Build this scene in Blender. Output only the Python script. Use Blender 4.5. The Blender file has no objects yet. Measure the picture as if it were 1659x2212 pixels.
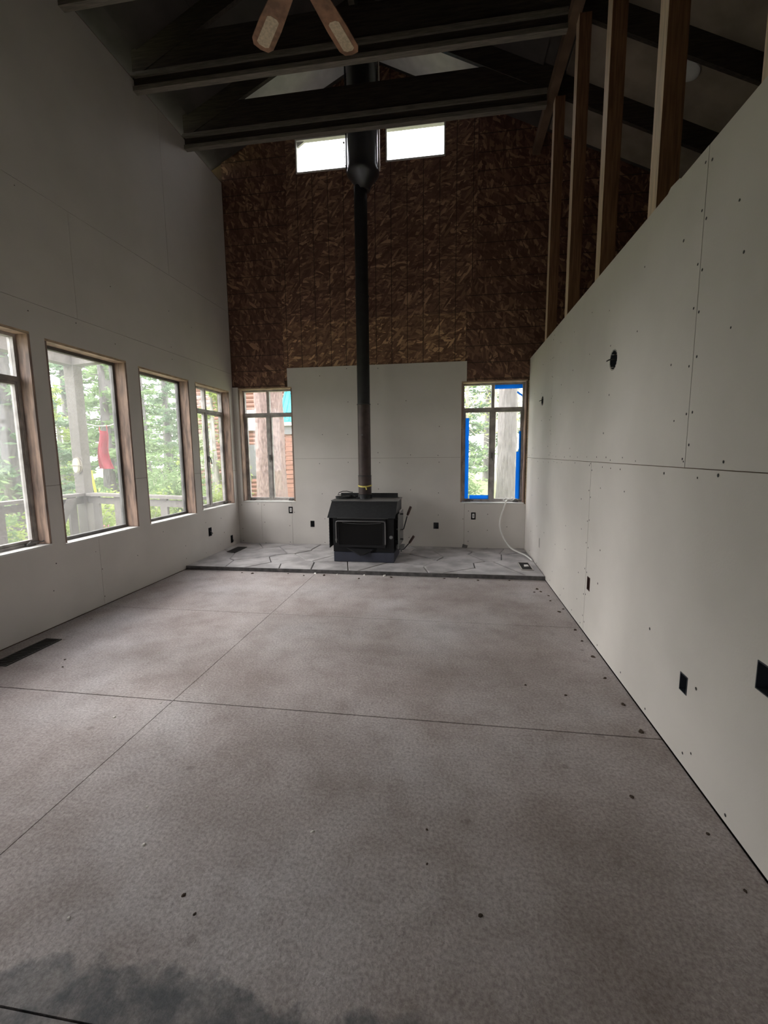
import bpy, bmesh, math, random
from mathutils import Vector, Matrix, noise as mnoise

# ------------------------------------------------------------------ camera, world, sun, exposure
S = bpy.context.scene
COL = S.collection
FPX, IW, IH = 959.75, 1659.0, 2212.0
YAW, PITCH, ROLL = 0.1504, -0.1315, -0.0099
cam_d = bpy.data.cameras.new('camera')
cam_d.sensor_fit = 'HORIZONTAL'
cam_d.sensor_width = 36.0
cam_d.lens = FPX / IW * 36.0
cam_d.clip_start = 0.02
cam_d.clip_end = 300
cam = bpy.data.objects.new('camera', cam_d)
COL.objects.link(cam)
_c, _s = math.cos(YAW), math.sin(YAW)
_F = Vector((-_s*math.cos(PITCH), _c*math.cos(PITCH), math.sin(PITCH)))
_R = Vector((_c, _s, 0.0))
_U = _R.cross(_F)
_cr, _sr = math.cos(ROLL), math.sin(ROLL)
_R, _U = _cr*_R + _sr*_U, -_sr*_R + _cr*_U
M4 = Matrix((( _R.x, _U.x, -_F.x, 3.0165), (_R.y, _U.y, -_F.y, -5.9568), (_R.z, _U.z, -_F.z, 1.3066), (0, 0, 0, 1)))
cam.matrix_world = M4
S.camera = cam

w = bpy.data.worlds.new('overcast_sky')
S.world = w
w.use_nodes = True
wn = w.node_tree.nodes
wn['Background'].inputs[0].default_value = (0.98, 0.965, 1.0, 1)
wn['Background'].inputs[1].default_value = 5.0

sun_d = bpy.data.lights.new('sun', 'SUN')
sun_d.energy = 10.5
sun_d.angle = math.radians(60)
sun_d.color = (1.0, 0.975, 0.955)
sun = bpy.data.objects.new('sun', sun_d)
COL.objects.link(sun)
sun.rotation_euler = Vector((0.90, 0.06, -0.44)).to_track_quat('-Z', 'Y').to_euler()

S.view_settings.view_transform = 'Standard'
S.view_settings.look = 'None'
S.view_settings.gamma = 1.0
S.view_settings.use_curve_mapping = False
S.view_settings.exposure = 0.36
S.cycles.use_denoising = True
S.cycles.max_bounces = 12
S.cycles.diffuse_bounces = 6
S.cycles.transparent_max_bounces = 24
S.cycles.sample_clamp_indirect = 6.0

rng = random.Random(7)
W = 3.98           # room width
RIDGE = 1.99
SL = 0.475         # roof slope
def deck_z(x): return 5.08 + SL*(x if x < RIDGE else W - x)
Z = Vector((0, 0, 1))

# ------------------------------------------------------------------ materials
def mat(name, col, rough=0.7, metal=0.0, var=0.0, vscale=4.0, bump=0.0, bscale=40.0, col2=None, stretch=None, spec=0.4, detail=4.0):
    m = bpy.data.materials.new(name)
    m.use_nodes = True
    N, L = m.node_tree.nodes, m.node_tree.links
    b = N['Principled BSDF']
    b.inputs['Base Color'].default_value = (*col, 1)
    b.inputs['Roughness'].default_value = rough
    b.inputs['Metallic'].default_value = metal
    b.inputs['Specular IOR Level'].default_value = spec
    g = N.new('ShaderNodeNewGeometry')
    src = g.outputs['Position']
    if stretch:
        mp = N.new('ShaderNodeMapping')
        mp.inputs['Scale'].default_value = stretch
        L.new(src, mp.inputs[0]); src = mp.outputs[0]
    if var > 0 or col2:
        t = N.new('ShaderNodeTexNoise')
        t.inputs['Scale'].default_value = vscale
        t.inputs['Detail'].default_value = detail
        L.new(src, t.inputs['Vector'])
        r = N.new('ShaderNodeValToRGB')
        c2 = col2 or tuple(max(0, c*(1-var)) for c in col)
        c1 = col if col2 else tuple(min(1, c*(1+var*0.5)) for c in col)
        r.color_ramp.elements[0].position = 0.35
        r.color_ramp.elements[1].position = 0.65
        r.color_ramp.elements[0].color = (*c2, 1)
        r.color_ramp.elements[1].color = (*c1, 1)
        L.new(t.outputs['Fac'], r.inputs[0])
        L.new(r.outputs[0], b.inputs['Base Color'])
    if bump > 0:
        t2 = N.new('ShaderNodeTexNoise')
        t2.inputs['Scale'].default_value = bscale
        t2.inputs['Detail'].default_value = 3
        L.new(src, t2.inputs['Vector'])
        bp = N.new('ShaderNodeBump')
        bp.inputs['Strength'].default_value = bump
        bp.inputs['Distance'].default_value = 0.01
        L.new(t2.outputs['Fac'], bp.inputs['Height'])
        L.new(bp.outputs[0], b.inputs['Normal'])
    return m

def osb_mat(name, lines_axis, tint=(1, 1, 1)):
    m = bpy.data.materials.new(name)
    m.use_nodes = True
    N, L = m.node_tree.nodes, m.node_tree.links
    b = N['Principled BSDF']
    b.inputs['Roughness'].default_value = 0.6
    g = N.new('ShaderNodeNewGeometry')
    fac = None
    long_, thin = 8.5, 34
    base = (long_, 1, thin) if lines_axis == 0 else (thin*.85, 1, long_*1.15)
    for k, (ang, off) in enumerate(((0.32, 0.0), (-0.42, 3.7), (0.05, 9.1), (0.95, 5.3))):
        ro = N.new('ShaderNodeMapping'); ro.vector_type = 'POINT'
        ro.inputs['Rotation'].default_value = (0, ang, 0)
        ro.inputs['Location'].default_value = (off, 0, off*.7)
        L.new(g.outputs['Position'], ro.inputs[0])
        mp = N.new('ShaderNodeMapping'); mp.inputs['Scale'].default_value = base
        L.new(ro.outputs[0], mp.inputs[0])
        dn = N.new('ShaderNodeTexNoise'); dn.inputs['Scale'].default_value = 1.1; dn.inputs['Detail'].default_value = 2
        L.new(mp.outputs[0], dn.inputs['Vector'])
        mx = N.new('ShaderNodeMix'); mx.data_type = 'RGBA'; mx.blend_type = 'ADD'; mx.inputs[0].default_value = 0.55
        L.new(mp.outputs[0], mx.inputs[6]); L.new(dn.outputs['Color'], mx.inputs[7])
        mx.clamp_result = False
        v = N.new('ShaderNodeTexVoronoi'); v.inputs['Scale'].default_value = 1.0
        L.new(mx.outputs[2], v.inputs['Vector'])
        sp = N.new('ShaderNodeSeparateColor'); L.new(v.outputs['Color'], sp.inputs[0])
        if fac is None: fac = sp.outputs[0]
        else:
            st = N.new('ShaderNodeMath'); st.operation = 'GREATER_THAN'; st.inputs[1].default_value = 0.62
            L.new(sp.outputs[1], st.inputs[0])
            mm = N.new('ShaderNodeMix')
            L.new(st.outputs[0], mm.inputs[0]); L.new(fac, mm.inputs[2]); L.new(sp.outputs[0], mm.inputs[3])
            fac = mm.outputs[0]
    r = N.new('ShaderNodeValToRGB')
    e = r.color_ramp.elements
    e[0].position = 0.0; e[0].color = (0.125, 0.060, 0.042, 1)
    e[1].position = 1.0; e[1].color = (0.62, 0.41, 0.26, 1)
    k = e.new(0.55); k.color = (0.22, 0.122, 0.085, 1)
    k = e.new(0.86); k.color = (0.36, 0.215, 0.14, 1)
    L.new(fac, r.inputs[0])
    # printed nailing lines every 0.2 m
    sx = N.new('ShaderNodeSeparateXYZ'); L.new(g.outputs['Position'], sx.inputs[0])
    dv = N.new('ShaderNodeMath'); dv.operation = 'DIVIDE'; dv.inputs[1].default_value = 0.203
    L.new(sx.outputs[0 if lines_axis == 0 else 2], dv.inputs[0])
    fr = N.new('ShaderNodeMath'); fr.operation = 'FRACT'; L.new(dv.outputs[0], fr.inputs[0])
    lt = N.new('ShaderNodeMath'); lt.operation = 'LESS_THAN'; lt.inputs[1].default_value = 0.045
    L.new(fr.outputs[0], lt.inputs[0])
    lm = N.new('ShaderNodeMath'); lm.operation = 'MULTIPLY'; lm.inputs[1].default_value = 0.85
    L.new(lt.outputs[0], lm.inputs[0])
    mx = N.new('ShaderNodeMix'); mx.data_type = 'RGBA'
    L.new(lm.outputs[0], mx.inputs[0]); L.new(r.outputs[0], mx.inputs[6])
    mx.inputs[7].default_value = (0.035, 0.02, 0.016, 1)
    tm_ = N.new('ShaderNodeMix'); tm_.data_type = 'RGBA'; tm_.blend_type = 'MULTIPLY'; tm_.inputs[0].default_value = 1.0
    L.new(mx.outputs[2], tm_.inputs[6]); tm_.inputs[7].default_value = (*tint, 1)
    L.new(tm_.outputs[2], b.inputs['Base Color'])
    bp = N.new('ShaderNodeBump'); bp.inputs['Strength'].default_value = 0.35; bp.inputs['Distance'].default_value = 0.004
    L.new(fac, bp.inputs['Height']); L.new(bp.outputs[0], b.inputs['Normal'])
    return m

def floor_mat():
    m = bpy.data.materials.new('worn_subfloor')
    m.use_nodes = True
    N, L = m.node_tree.nodes, m.node_tree.links
    b = N['Principled BSDF']
    b.inputs['Specular IOR Level'].default_value = 0.35
    g = N.new('ShaderNodeNewGeometry')
    def noise(sc, det, rough=0.55):
        t = N.new('ShaderNodeTexNoise'); t.inputs['Scale'].default_value = sc; t.inputs['Detail'].default_value = det
        t.inputs['Roughness'].default_value = rough
        L.new(g.outputs['Position'], t.inputs['Vector']); return t
    def ramp(src, *stops):
        r = N.new('ShaderNodeValToRGB')
        e = r.color_ramp.elements
        e[0].position, e[0].color = stops[0][0], (*stops[0][1], 1)
        e[1].position, e[1].color = stops[-1][0], (*stops[-1][1], 1)
        for p, c in stops[1:-1]:
            k = e.new(p); k.color = (*c, 1)
        L.new(src, r.inputs[0]); return r
    def mix(f, a, c, mode='MIX'):
        x = N.new('ShaderNodeMix'); x.data_type = 'RGBA'; x.blend_type = mode
        if isinstance(f, float): x.inputs[0].default_value = f
        else: L.new(f, x.inputs[0])
        for s, i in ((a, 6), (c, 7)):
            if isinstance(s, tuple): x.inputs[i].default_value = (*s, 1)
            else: L.new(s, x.inputs[i])
        return x.outputs[2]
    big = ramp(noise(1.3, 6).outputs['Fac'], (0.32, (0.35, 0.302, 0.288)), (0.5, (0.43, 0.388, 0.377)), (0.68, (0.495, 0.468, 0.468)))
    mid = ramp(noise(4.5, 8, 0.68).outputs['Fac'], (0.32, (0.80, 0.775, 0.76)), (0.52, (1, 1, 1)), (0.72, (1.1, 1.1, 1.1)))
    c = mix(1.0, big.outputs[0], mid.outputs[0], 'MULTIPLY')
    fine = ramp(noise(85, 4, 0.7).outputs['Fac'], (0.36, (0.73, 0.71, 0.70)), (0.62, (1.13, 1.13, 1.13)))
    c = mix(1.0, c, fine.outputs[0], 'MULTIPLY')
    # small dark spots and smears
    v = N.new('ShaderNodeTexVoronoi'); v.inputs['Scale'].default_value = 3.3; v.inputs['Randomness'].default_value = 1.0
    L.new(g.outputs['Position'], v.inputs['Vector'])
    dn = noise(30, 2)
    add = N.new('ShaderNodeMath'); add.operation = 'MULTIPLY_ADD'; add.inputs[1].default_value = 0.12
    L.new(dn.outputs['Fac'], add.inputs[0]); L.new(v.outputs['Distance'], add.inputs[2])
    sp = ramp(add.outputs[0], (0.085, (1, 1, 1)), (0.125, (0, 0, 0)))
    sm = N.new('ShaderNodeMath'); sm.operation = 'MULTIPLY'; sm.inputs[1].default_value = 0.5
    L.new(sp.outputs[0], sm.inputs[0])
    c = mix(sm.outputs[0], c, (0.17, 0.145, 0.13))
    # damp grey stain at the near end of the floor
    sx = N.new('ShaderNodeSeparateXYZ'); L.new(g.outputs['Position'], sx.inputs[0])
    nz = noise(3.5, 6, 0.6)
    a1 = N.new('ShaderNodeMath'); a1.operation = 'MULTIPLY_ADD'; a1.inputs[1].default_value = 0.34
    L.new(nz.outputs['Fac'], a1.inputs[0]); L.new(sx.outputs[1], a1.inputs[2])        # y + .34 n
    a2 = N.new('ShaderNodeMath'); a2.operation = 'MULTIPLY_ADD'; a2.inputs[1].default_value = 0.0
    L.new(sx.outputs[0], a2.inputs[0]); L.new(a1.outputs[0], a2.inputs[2])
    st = N.new('ShaderNodeMapRange'); st.inputs['From Min'].default_value = -4.92; st.inputs['From Max'].default_value = -4.945
    L.new(a2.outputs[0], st.inputs['Value'])
    xr = N.new('ShaderNodeMapRange'); xr.inputs['From Min'].default_value = 3.25; xr.inputs['From Max'].default_value = 2.8
    L.new(sx.outputs[0], xr.inputs['Value'])
    pr = N.new('ShaderNodeMath'); pr.operation = 'MULTIPLY'
    L.new(st.outputs[0], pr.inputs[0]); L.new(xr.outputs[0], pr.inputs[1])
    hz = noise(6.5, 5, 0.7)
    hr = N.new('ShaderNodeMapRange'); hr.inputs['From Min'].default_value = 0.40; hr.inputs['From Max'].default_value = 0.62
    hr.inputs['To Min'].default_value = 0.95; hr.inputs['To Max'].default_value = 0.35
    L.new(hz.outputs['Fac'], hr.inputs['Value'])
    pr2 = N.new('ShaderNodeMath'); pr2.operation = 'MULTIPLY'
    L.new(pr.outputs[0], pr2.inputs[0]); L.new(hr.outputs[0], pr2.inputs[1])
    c = mix(pr2.outputs[0], c, mix(0.45, (0.16, 0.175, 0.19), c, 'MULTIPLY'))
    L.new(c, b.inputs['Base Color'])
    rr = N.new('ShaderNodeMapRange'); rr.inputs['To Min'].default_value = 0.5; rr.inputs['To Max'].default_value = 0.75
    L.new(mid.outputs[0], rr.inputs['Value']); L.new(rr.outputs[0], b.inputs['Roughness'])
    bn = noise(75, 4, 0.65)
    bn2 = noise(9, 5, 0.6)
    sm2 = N.new('ShaderNodeMath'); sm2.operation = 'MULTIPLY_ADD'; sm2.inputs[1].default_value = 1.6
    L.new(bn2.outputs['Fac'], sm2.inputs[0]); L.new(bn.outputs['Fac'], sm2.inputs[2])
    bp = N.new('ShaderNodeBump'); bp.inputs['Strength'].default_value = 0.55; bp.inputs['Distance'].default_value = 0.006
    L.new(sm2.outputs[0], bp.inputs['Height']); L.new(bp.outputs[0], b.inputs['Normal'])
    return m

def glass_mat(name, dust=0.07, tint=(0.93, 0.95, 0.94)):
    m = bpy.data.materials.new(name)
    m.use_nodes = True
    N, L = m.node_tree.nodes, m.node_tree.links
    N.remove(N['Principled BSDF'])
    out = [n for n in N if n.type == 'OUTPUT_MATERIAL'][0]
    tr = N.new('ShaderNodeBsdfTransparent'); tr.inputs[0].default_value = (*tint, 1)
    gl = N.new('ShaderNodeBsdfGlossy'); gl.inputs['Roughness'].default_value = 0.03
    lw = N.new('ShaderNodeLayerWeight'); lw.inputs[0].default_value = 0.5
    pw = N.new('ShaderNodeMath'); pw.operation = 'POWER'; pw.inputs[1].default_value = 4.0
    L.new(lw.outputs['Facing'], pw.inputs[0])
    fr = N.new('ShaderNodeMath'); fr.operation = 'MULTIPLY_ADD'; fr.inputs[1].default_value = 0.6; fr.inputs[2].default_value = 0.03
    L.new(pw.outputs[0], fr.inputs[0])
    m1 = N.new('ShaderNodeMixShader')
    L.new(fr.outputs[0], m1.inputs[0]); L.new(tr.outputs[0], m1.inputs[1]); L.new(gl.outputs[0], m1.inputs[2])
    tl = N.new('ShaderNodeBsdfTranslucent'); tl.inputs[0].default_value = (0.85, 0.87, 0.88, 1)
    g = N.new('ShaderNodeNewGeometry')
    t = N.new('ShaderNodeTexNoise'); t.inputs['Scale'].default_value = 6; t.inputs['Detail'].default_value = 6
    L.new(g.outputs['Position'], t.inputs['Vector'])
    mr = N.new('ShaderNodeMapRange'); mr.inputs['To Min'].default_value = dust*0.6; mr.inputs['To Max'].default_value = dust*1.4
    L.new(t.outputs['Fac'], mr.inputs['Value'])
    m2 = N.new('ShaderNodeMixShader')
    L.new(mr.outputs[0], m2.inputs[0]); L.new(m1.outputs[0], m2.inputs[1]); L.new(tl.outputs[0], m2.inputs[2])
    L.new(m2.outputs[0], out.inputs[0])
    return m

def leaf_mat(name, c1, c2, trans=0.4):
    m = bpy.data.materials.new(name)
    m.use_nodes = True
    N, L = m.node_tree.nodes, m.node_tree.links
    N.remove(N['Principled BSDF'])
    out = [n for n in N if n.type == 'OUTPUT_MATERIAL'][0]
    g = N.new('ShaderNodeNewGeometry')
    t = N.new('ShaderNodeTexNoise'); t.inputs['Scale'].default_value = 2.2; t.inputs['Detail'].default_value = 5
    L.new(g.outputs['Position'], t.inputs['Vector'])
    r = N.new('ShaderNodeValToRGB')
    r.color_ramp.elements[0].position = 0.35; r.color_ramp.elements[0].color = (*c1, 1)
    r.color_ramp.elements[1].position = 0.68; r.color_ramp.elements[1].color = (*c2, 1)
    L.new(t.outputs['Fac'], r.inputs[0])
    d = N.new('ShaderNodeBsdfDiffuse'); tl = N.new('ShaderNodeBsdfTranslucent')
    L.new(r.outputs[0], d.inputs[0]); L.new(r.outputs[0], tl.inputs[0])
    mx = N.new('ShaderNodeMixShader'); mx.inputs[0].default_value = trans
    L.new(d.outputs[0], mx.inputs[1]); L.new(tl.outputs[0], mx.inputs[2]); L.new(mx.outputs[0], out.inputs[0])
    return m

M = dict(
    drywall=mat('drywall_paper', (0.68, 0.645, 0.605), 0.85, var=0.05, vscale=2.2, bump=0.05, bscale=120, spec=0.2),
    framing=mat('wall_framing', (0.16, 0.10, 0.065), 0.8, var=0.3, vscale=5),
    osb_v=osb_mat('osb_upright', 2, (0.80, 0.70, 0.70)), osb_h=osb_mat('osb_flat', 0, (0.95, 0.86, 0.86)), osb_w=osb_mat('osb_flat_yellow', 0, (1.25, 1.2, 1.08)),
    floor=floor_mat(),
    joint=mat('floor_joint_dark', (0.05, 0.045, 0.04), 0.9),
    stud_face=mat('stud_planed_face', (0.68, 0.53, 0.38), 0.55, var=0.25, vscale=3, stretch=(30, 30, 1.5)),  # paler colour for the room-facing side of each stud
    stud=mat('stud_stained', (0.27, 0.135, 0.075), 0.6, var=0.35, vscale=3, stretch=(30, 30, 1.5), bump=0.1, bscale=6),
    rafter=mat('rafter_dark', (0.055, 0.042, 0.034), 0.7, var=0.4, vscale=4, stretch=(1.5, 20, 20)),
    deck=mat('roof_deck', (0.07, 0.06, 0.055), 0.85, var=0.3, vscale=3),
    flange=mat('joist_flange', (0.22, 0.195, 0.165), 0.7, var=0.3, vscale=4, stretch=(2, 30, 30)),
    jamb=mat('jamb_wood', (0.43, 0.295, 0.225), 0.65, var=0.45, vscale=3.5, stretch=(8, 8, 1.3), col2=(0.17, 0.125, 0.105)),
    head=mat('head_wood', (0.56, 0.42, 0.29), 0.6, var=0.3, vscale=5, stretch=(3, 3, 14)),
    sill=mat('sill_white', (0.74, 0.73, 0.70), 0.6, var=0.1, vscale=6),
    steel=mat('window_steel', (0.42, 0.395, 0.375), 0.5, metal=0.0, var=0.35, vscale=9),
    steel_dark=mat('window_steel_dark', (0.12, 0.115, 0.11), 0.45, metal=0.3, var=0.4, vscale=7),
    glass=glass_mat('dusty_glass', 0.035, (0.95, 0.95, 0.945)), glass_clear=glass_mat('clear_glass', 0.01, (0.95, 0.95, 0.95)),
    stove=mat('stove_black', (0.022, 0.023, 0.025), 0.55, var=0.2, vscale=30, bump=0.08, bscale=220),
    stove_dark=mat('stove_soot', (0.007, 0.007, 0.008), 0.6, spec=0.25),  # blacker than the hood, for body and door
    stove_blue=mat('stove_plinth', (0.03, 0.033, 0.05), 0.5, var=0.15, vscale=12),
    stove_grey=mat('stove_worn_edge', (0.17, 0.17, 0.17), 0.4, metal=0.6),
    stove_glass=mat('stove_glass', (0.005, 0.005, 0.005), 0.3, spec=0.15),
    grip=mat('handle_grip', (0.07, 0.038, 0.032), 0.55),
    grip_end=mat('handle_end', (0.55, 0.54, 0.53), 0.3, metal=0.8),
    pipe=mat('flue_black', (0.026, 0.026, 0.028), 0.5, metal=0.2, var=0.2, vscale=12),
    pipe_brown=mat('flue_brown', (0.065, 0.045, 0.042), 0.5, metal=0.2, var=0.3, vscale=9),
    chimney=mat('chimney_grey', (0.16, 0.165, 0.18), 0.32, metal=0.85),
    ribbon=mat('ribbon_yellow', (0.72, 0.62, 0.16), 0.6),
    black=mat('black_plastic', (0.012, 0.012, 0.013), 0.45),
    box_blue=mat('outlet_box', (0.035, 0.04, 0.05), 0.5),
    white=mat('white_plastic', (0.75, 0.74, 0.72), 0.4),
    grille=mat('register_metal', (0.045, 0.043, 0.042), 0.5, metal=0.3),
    register_tan=mat('register_tan', (0.42, 0.39, 0.36), 0.5),
    stone=mat('flagstone', (0.50, 0.48, 0.48), 0.5, var=0.4, vscale=5.5, bump=0.5, bscale=16, col2=(0.30, 0.285, 0.285)),
    mortar=mat('hearth_bed', (0.10, 0.095, 0.095), 0.9, var=0.4, vscale=15, bump=0.5, bscale=40),
    tape=leaf_mat('painters_tape', (0.03, 0.36, 0.86), (0.05, 0.42, 0.93), 0.6),
    cable=mat('cable_white', (0.82, 0.81, 0.78), 0.4),
    fan_wood=mat('fan_wood', (0.30, 0.15, 0.09), 0.5, var=0.4, vscale=5, stretch=(3, 3, 3)),
    fan_cane=mat('fan_cane', (0.62, 0.50, 0.36), 0.7, var=0.2, vscale=60),
    brass=mat('fan_brass', (0.45, 0.30, 0.10), 0.35, metal=0.9),
    chip=mat('debris_dark', (0.06, 0.042, 0.03), 0.9),
    chip_pale=mat('debris_pale', (0.72, 0.70, 0.66), 0.9),
    screw=mat('screw_head', (0.035, 0.033, 0.032), 0.6),
    cane=None,
    deck_wood=mat('deck_grey_wood', (0.215, 0.20, 0.185), 0.8, var=0.25, vscale=5, stretch=(8, 8, 8)),
    ground=mat('forest_ground', (0.34, 0.33, 0.20), 0.95, var=0.5, vscale=1.5, col2=(0.21, 0.28, 0.10)),
    bark=mat('bark_reddish', (0.38, 0.275, 0.255), 0.9, var=0.5, vscale=22, stretch=(1.3, 1.3, 0.55), bump=1.0, bscale=30, col2=(0.155, 0.10, 0.095), detail=6),
    bark_grey=mat('bark_grey', (0.23, 0.215, 0.21), 0.9, var=0.5, vscale=18, stretch=(1.6, 1.6, 0.4), bump=1.0, bscale=26, col2=(0.12, 0.11, 0.11), detail=6),
    bark_pale=mat('bark_pale', (0.46, 0.44, 0.41), 0.9, var=0.4, vscale=10, stretch=(1, 1, 0.3)),
    leaf_a=leaf_mat('needles_mid', (0.17, 0.27, 0.115), (0.35, 0.47, 0.24)),
    leaf_b=leaf_mat('needles_blue', (0.145, 0.23, 0.14), (0.31, 0.41, 0.265)),
    leaf_c=leaf_mat('leaves_yellow', (0.28, 0.38, 0.10), (0.50, 0.58, 0.22)),
    log=mat('log_siding', (0.40, 0.20, 0.15), 0.7, var=0.3, vscale=6, stretch=(1, 6, 6)),
    teal=mat('teal_metal', (0.04, 0.46, 0.52), 0.4, metal=0.1),
    teal_seam=mat('teal_seam', (0.02, 0.22, 0.27), 0.4),
    house_grey=mat('house_grey', (0.25, 0.25, 0.26), 0.7),
    fascia=mat('fascia_white', (0.78, 0.75, 0.72), 0.6),
    red=mat('red_tarp', (0.36, 0.04, 0.06), 0.6, var=0.2, vscale=4),
    yellow=mat('yellow_handle', (0.85, 0.66, 0.03), 0.5),
    pink=mat('pink_plastic', (0.75, 0.13, 0.42), 0.5),
    lantern=mat('lantern_metal', (0.33, 0.30, 0.26), 0.45, metal=0.5),
    lantern_glass=mat('lantern_glass', (0.62, 0.60, 0.50), 0.2),
)

# ------------------------------------------------------------------ mesh helpers
WLOC = {}     # world place of every object made here (no rotations except where copied)
def wloc(o): return WLOC.get(o.name, Vector((0, 0, 0))) if o else Vector((0, 0, 0))

class MB:
    def __init__(self): self.v, self.f = [], []
    def add(self, vs, fs):
        n = len(self.v)
        self.v += [Vector(p) for p in vs]
        self.f += [tuple(i+n for i in f) for f in fs]
        return self
    def box(self, x0, x1, y0, y1, z0, z1, fn=None):
        vs = [(x, y, z) for x in (x0, x1) for y in (y0, y1) for z in (z0, z1)]
        if fn: vs = [fn(*p) for p in vs]
        return self.add(vs, [(0, 1, 3, 2), (4, 6, 7, 5), (0, 4, 5, 1), (2, 3, 7, 6), (0, 2, 6, 4), (1, 5, 7, 3)])
    def prism(self, poly, ext):
        n = len(poly); ext = Vector(ext)
        vs = [Vector(p) for p in poly]; vs += [p+ext for p in vs]
        fs = [tuple(range(n))[::-1], tuple(range(n, 2*n))]
        fs += [(i, (i+1) % n, n+(i+1) % n, n+i) for i in range(n)]
        return self.add(vs, fs)
    def tube(self, pts, r, seg=8, cap=True):
        pts = [Vector(p) for p in pts]
        rs = r if isinstance(r, (list, tuple)) else [r]*len(pts)
        n = len(pts)
        d0 = (pts[1]-pts[0]).normalized()
        a = Vector((0, 0, 1)) if abs(d0.z) < 0.9 else Vector((1, 0, 0))
        u = d0.cross(a).normalized()
        vs, fs = [], []
        for i in range(n):
            d = (pts[min(i+1, n-1)]-pts[max(i-1, 0)]).normalized()
            u = (u - d*u.dot(d)).normalized()
            q = d.cross(u)
            for k in range(seg):
                t = 2*math.pi*k/seg
                vs.append(pts[i] + (u*math.cos(t)+q*math.sin(t))*rs[i])
        for i in range(n-1):
            for k in range(seg):
                fs.append((i*seg+k, i*seg+(k+1) % seg, (i+1)*seg+(k+1) % seg, (i+1)*seg+k))
        if cap:
            fs.append(tuple(range(seg))[::-1]); fs.append(tuple(range((n-1)*seg, n*seg)))
        return self.add(vs, fs)
    def lathe(self, prof, c, seg=24, axis=Z, cap=True):
        axis = Vector(axis).normalized()
        a = Vector((1, 0, 0)) if abs(axis.x) < 0.9 else Vector((0, 1, 0))
        u = (a - axis*a.dot(axis)).normalized(); q = axis.cross(u); c = Vector(c)
        vs, fs = [], []
        for r, h in prof:
            for k in range(seg):
                t = 2*math.pi*k/seg
                vs.append(c + axis*h + (u*math.cos(t)+q*math.sin(t))*r)
        n = len(prof)
        for i in range(n-1):
            for k in range(seg):
                fs.append((i*seg+k, i*seg+(k+1) % seg, (i+1)*seg+(k+1) % seg, (i+1)*seg+k))
        if cap:
            fs.append(tuple(range(seg))[::-1]); fs.append(tuple(range((n-1)*seg, n*seg)))
        return self.add(vs, fs)
    def build(self, name, m, parent=None, loc=None, bevel=0, smooth=False):
        base = wloc(parent) if parent else Vector(loc) if loc is not None else Vector((0, 0, 0))
        me = bpy.data.meshes.new(name)
        me.from_pydata([p-base for p in self.v], [], self.f)
        bm = bmesh.new(); bm.from_mesh(me)
        bmesh.ops.remove_doubles(bm, verts=bm.verts, dist=1e-5)
        bmesh.ops.recalc_face_normals(bm, faces=bm.faces)
        if bevel > 0:
            bmesh.ops.bevel(bm, geom=[e for e in bm.edges if len(e.link_faces) == 2 and e.calc_face_angle(0) > 0.5], offset=bevel, segments=2, affect='EDGES', profile=0.7)
        if smooth:
            for f in bm.faces: f.smooth = True
            for e in bm.edges:
                if len(e.link_faces) == 2 and e.calc_face_angle(0) > 0.7: e.smooth = False
        bm.to_mesh(me); bm.free()
        me.materials.append(m)
        o = bpy.data.objects.new(name, me)
        COL.objects.link(o)
        if parent: o.parent = parent
        else: o.location = base
        WLOC[o.name] = base
        return o

def tag(o, label=None, cat=None, group=None, kind=None):
    if label: o['label'] = label
    if cat: o['category'] = cat
    if group: o['group'] = group
    if kind: o['kind'] = kind
    return o
def thing(name, loc, label, cat, group=None, kind=None):
    o = bpy.data.objects.new(name, None)
    o.empty_display_size = 0.1
    COL.objects.link(o); o.location = loc
    WLOC[o.name] = Vector(loc)
    return tag(o, label, cat, group, kind)
def copy_tree(o, loc, rz=0.0, sc=1.0, label=None, parent=None):
    c = o.copy(); COL.objects.link(c)
    if parent is None:
        c.location = loc; c.rotation_euler = (0, 0, rz); c.scale = (sc, sc, sc)
        if label: c['label'] = label
    else:
        c.parent = parent
    for ch in o.children: copy_tree(ch, None, parent=c)
    return c

def cells(u0, u1, v0, v1, holes):
    us = sorted({u0, u1} | {h[i] for h in holes for i in (0, 1) if u0 < h[i] < u1})
    vs = sorted({v0, v1} | {h[i] for h in holes for i in (2, 3) if v0 < h[i] < v1})
    g = {}
    for i in range(len(us)-1):
        for j in range(len(vs)-1):
            cu, cv = (us[i]+us[i+1])/2, (vs[j]+vs[j+1])/2
            if not any(h[0] < cu < h[1] and h[2] < cv < h[3] for h in holes): g[(i, j)] = (us[i], us[i+1], vs[j], vs[j+1])
    return g
def slab(mb, fn, u0, u1, v0, v1, w0, w1, holes=()):
    """a flat board with openings; fn maps (u, v, w) to the room"""
    g = cells(u0, u1, v0, v1, holes)
    for (i, j), (a, b, c, d) in g.items():
        mb.add([fn(a, c, w0), fn(b, c, w0), fn(b, d, w0), fn(a, d, w0)], [(0, 1, 2, 3)])
        mb.add([fn(a, c, w1), fn(b, c, w1), fn(b, d, w1), fn(a, d, w1)], [(3, 2, 1, 0)])
        for (di, dj), (p, q) in {(-1, 0): ((a, c), (a, d)), (1, 0): ((b, c), (b, d)), (0, -1): ((a, c), (b, c)), (0, 1): ((a, d), (b, d))}.items():
            if (i+di, j+dj) not in g:
                mb.add([fn(*p, w0), fn(*q, w0), fn(*q, w1), fn(*p, w1)], [(0, 1, 2, 3)])
    return mb
FL = lambda u, v, w: (-w, u, v)          # left wall: u = y, v = z, w = outwards
FB = lambda u, v, w: (u, w, v)           # back wall: u = x
FR = lambda u, v, w: (W+w, u, v)         # right wall
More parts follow.
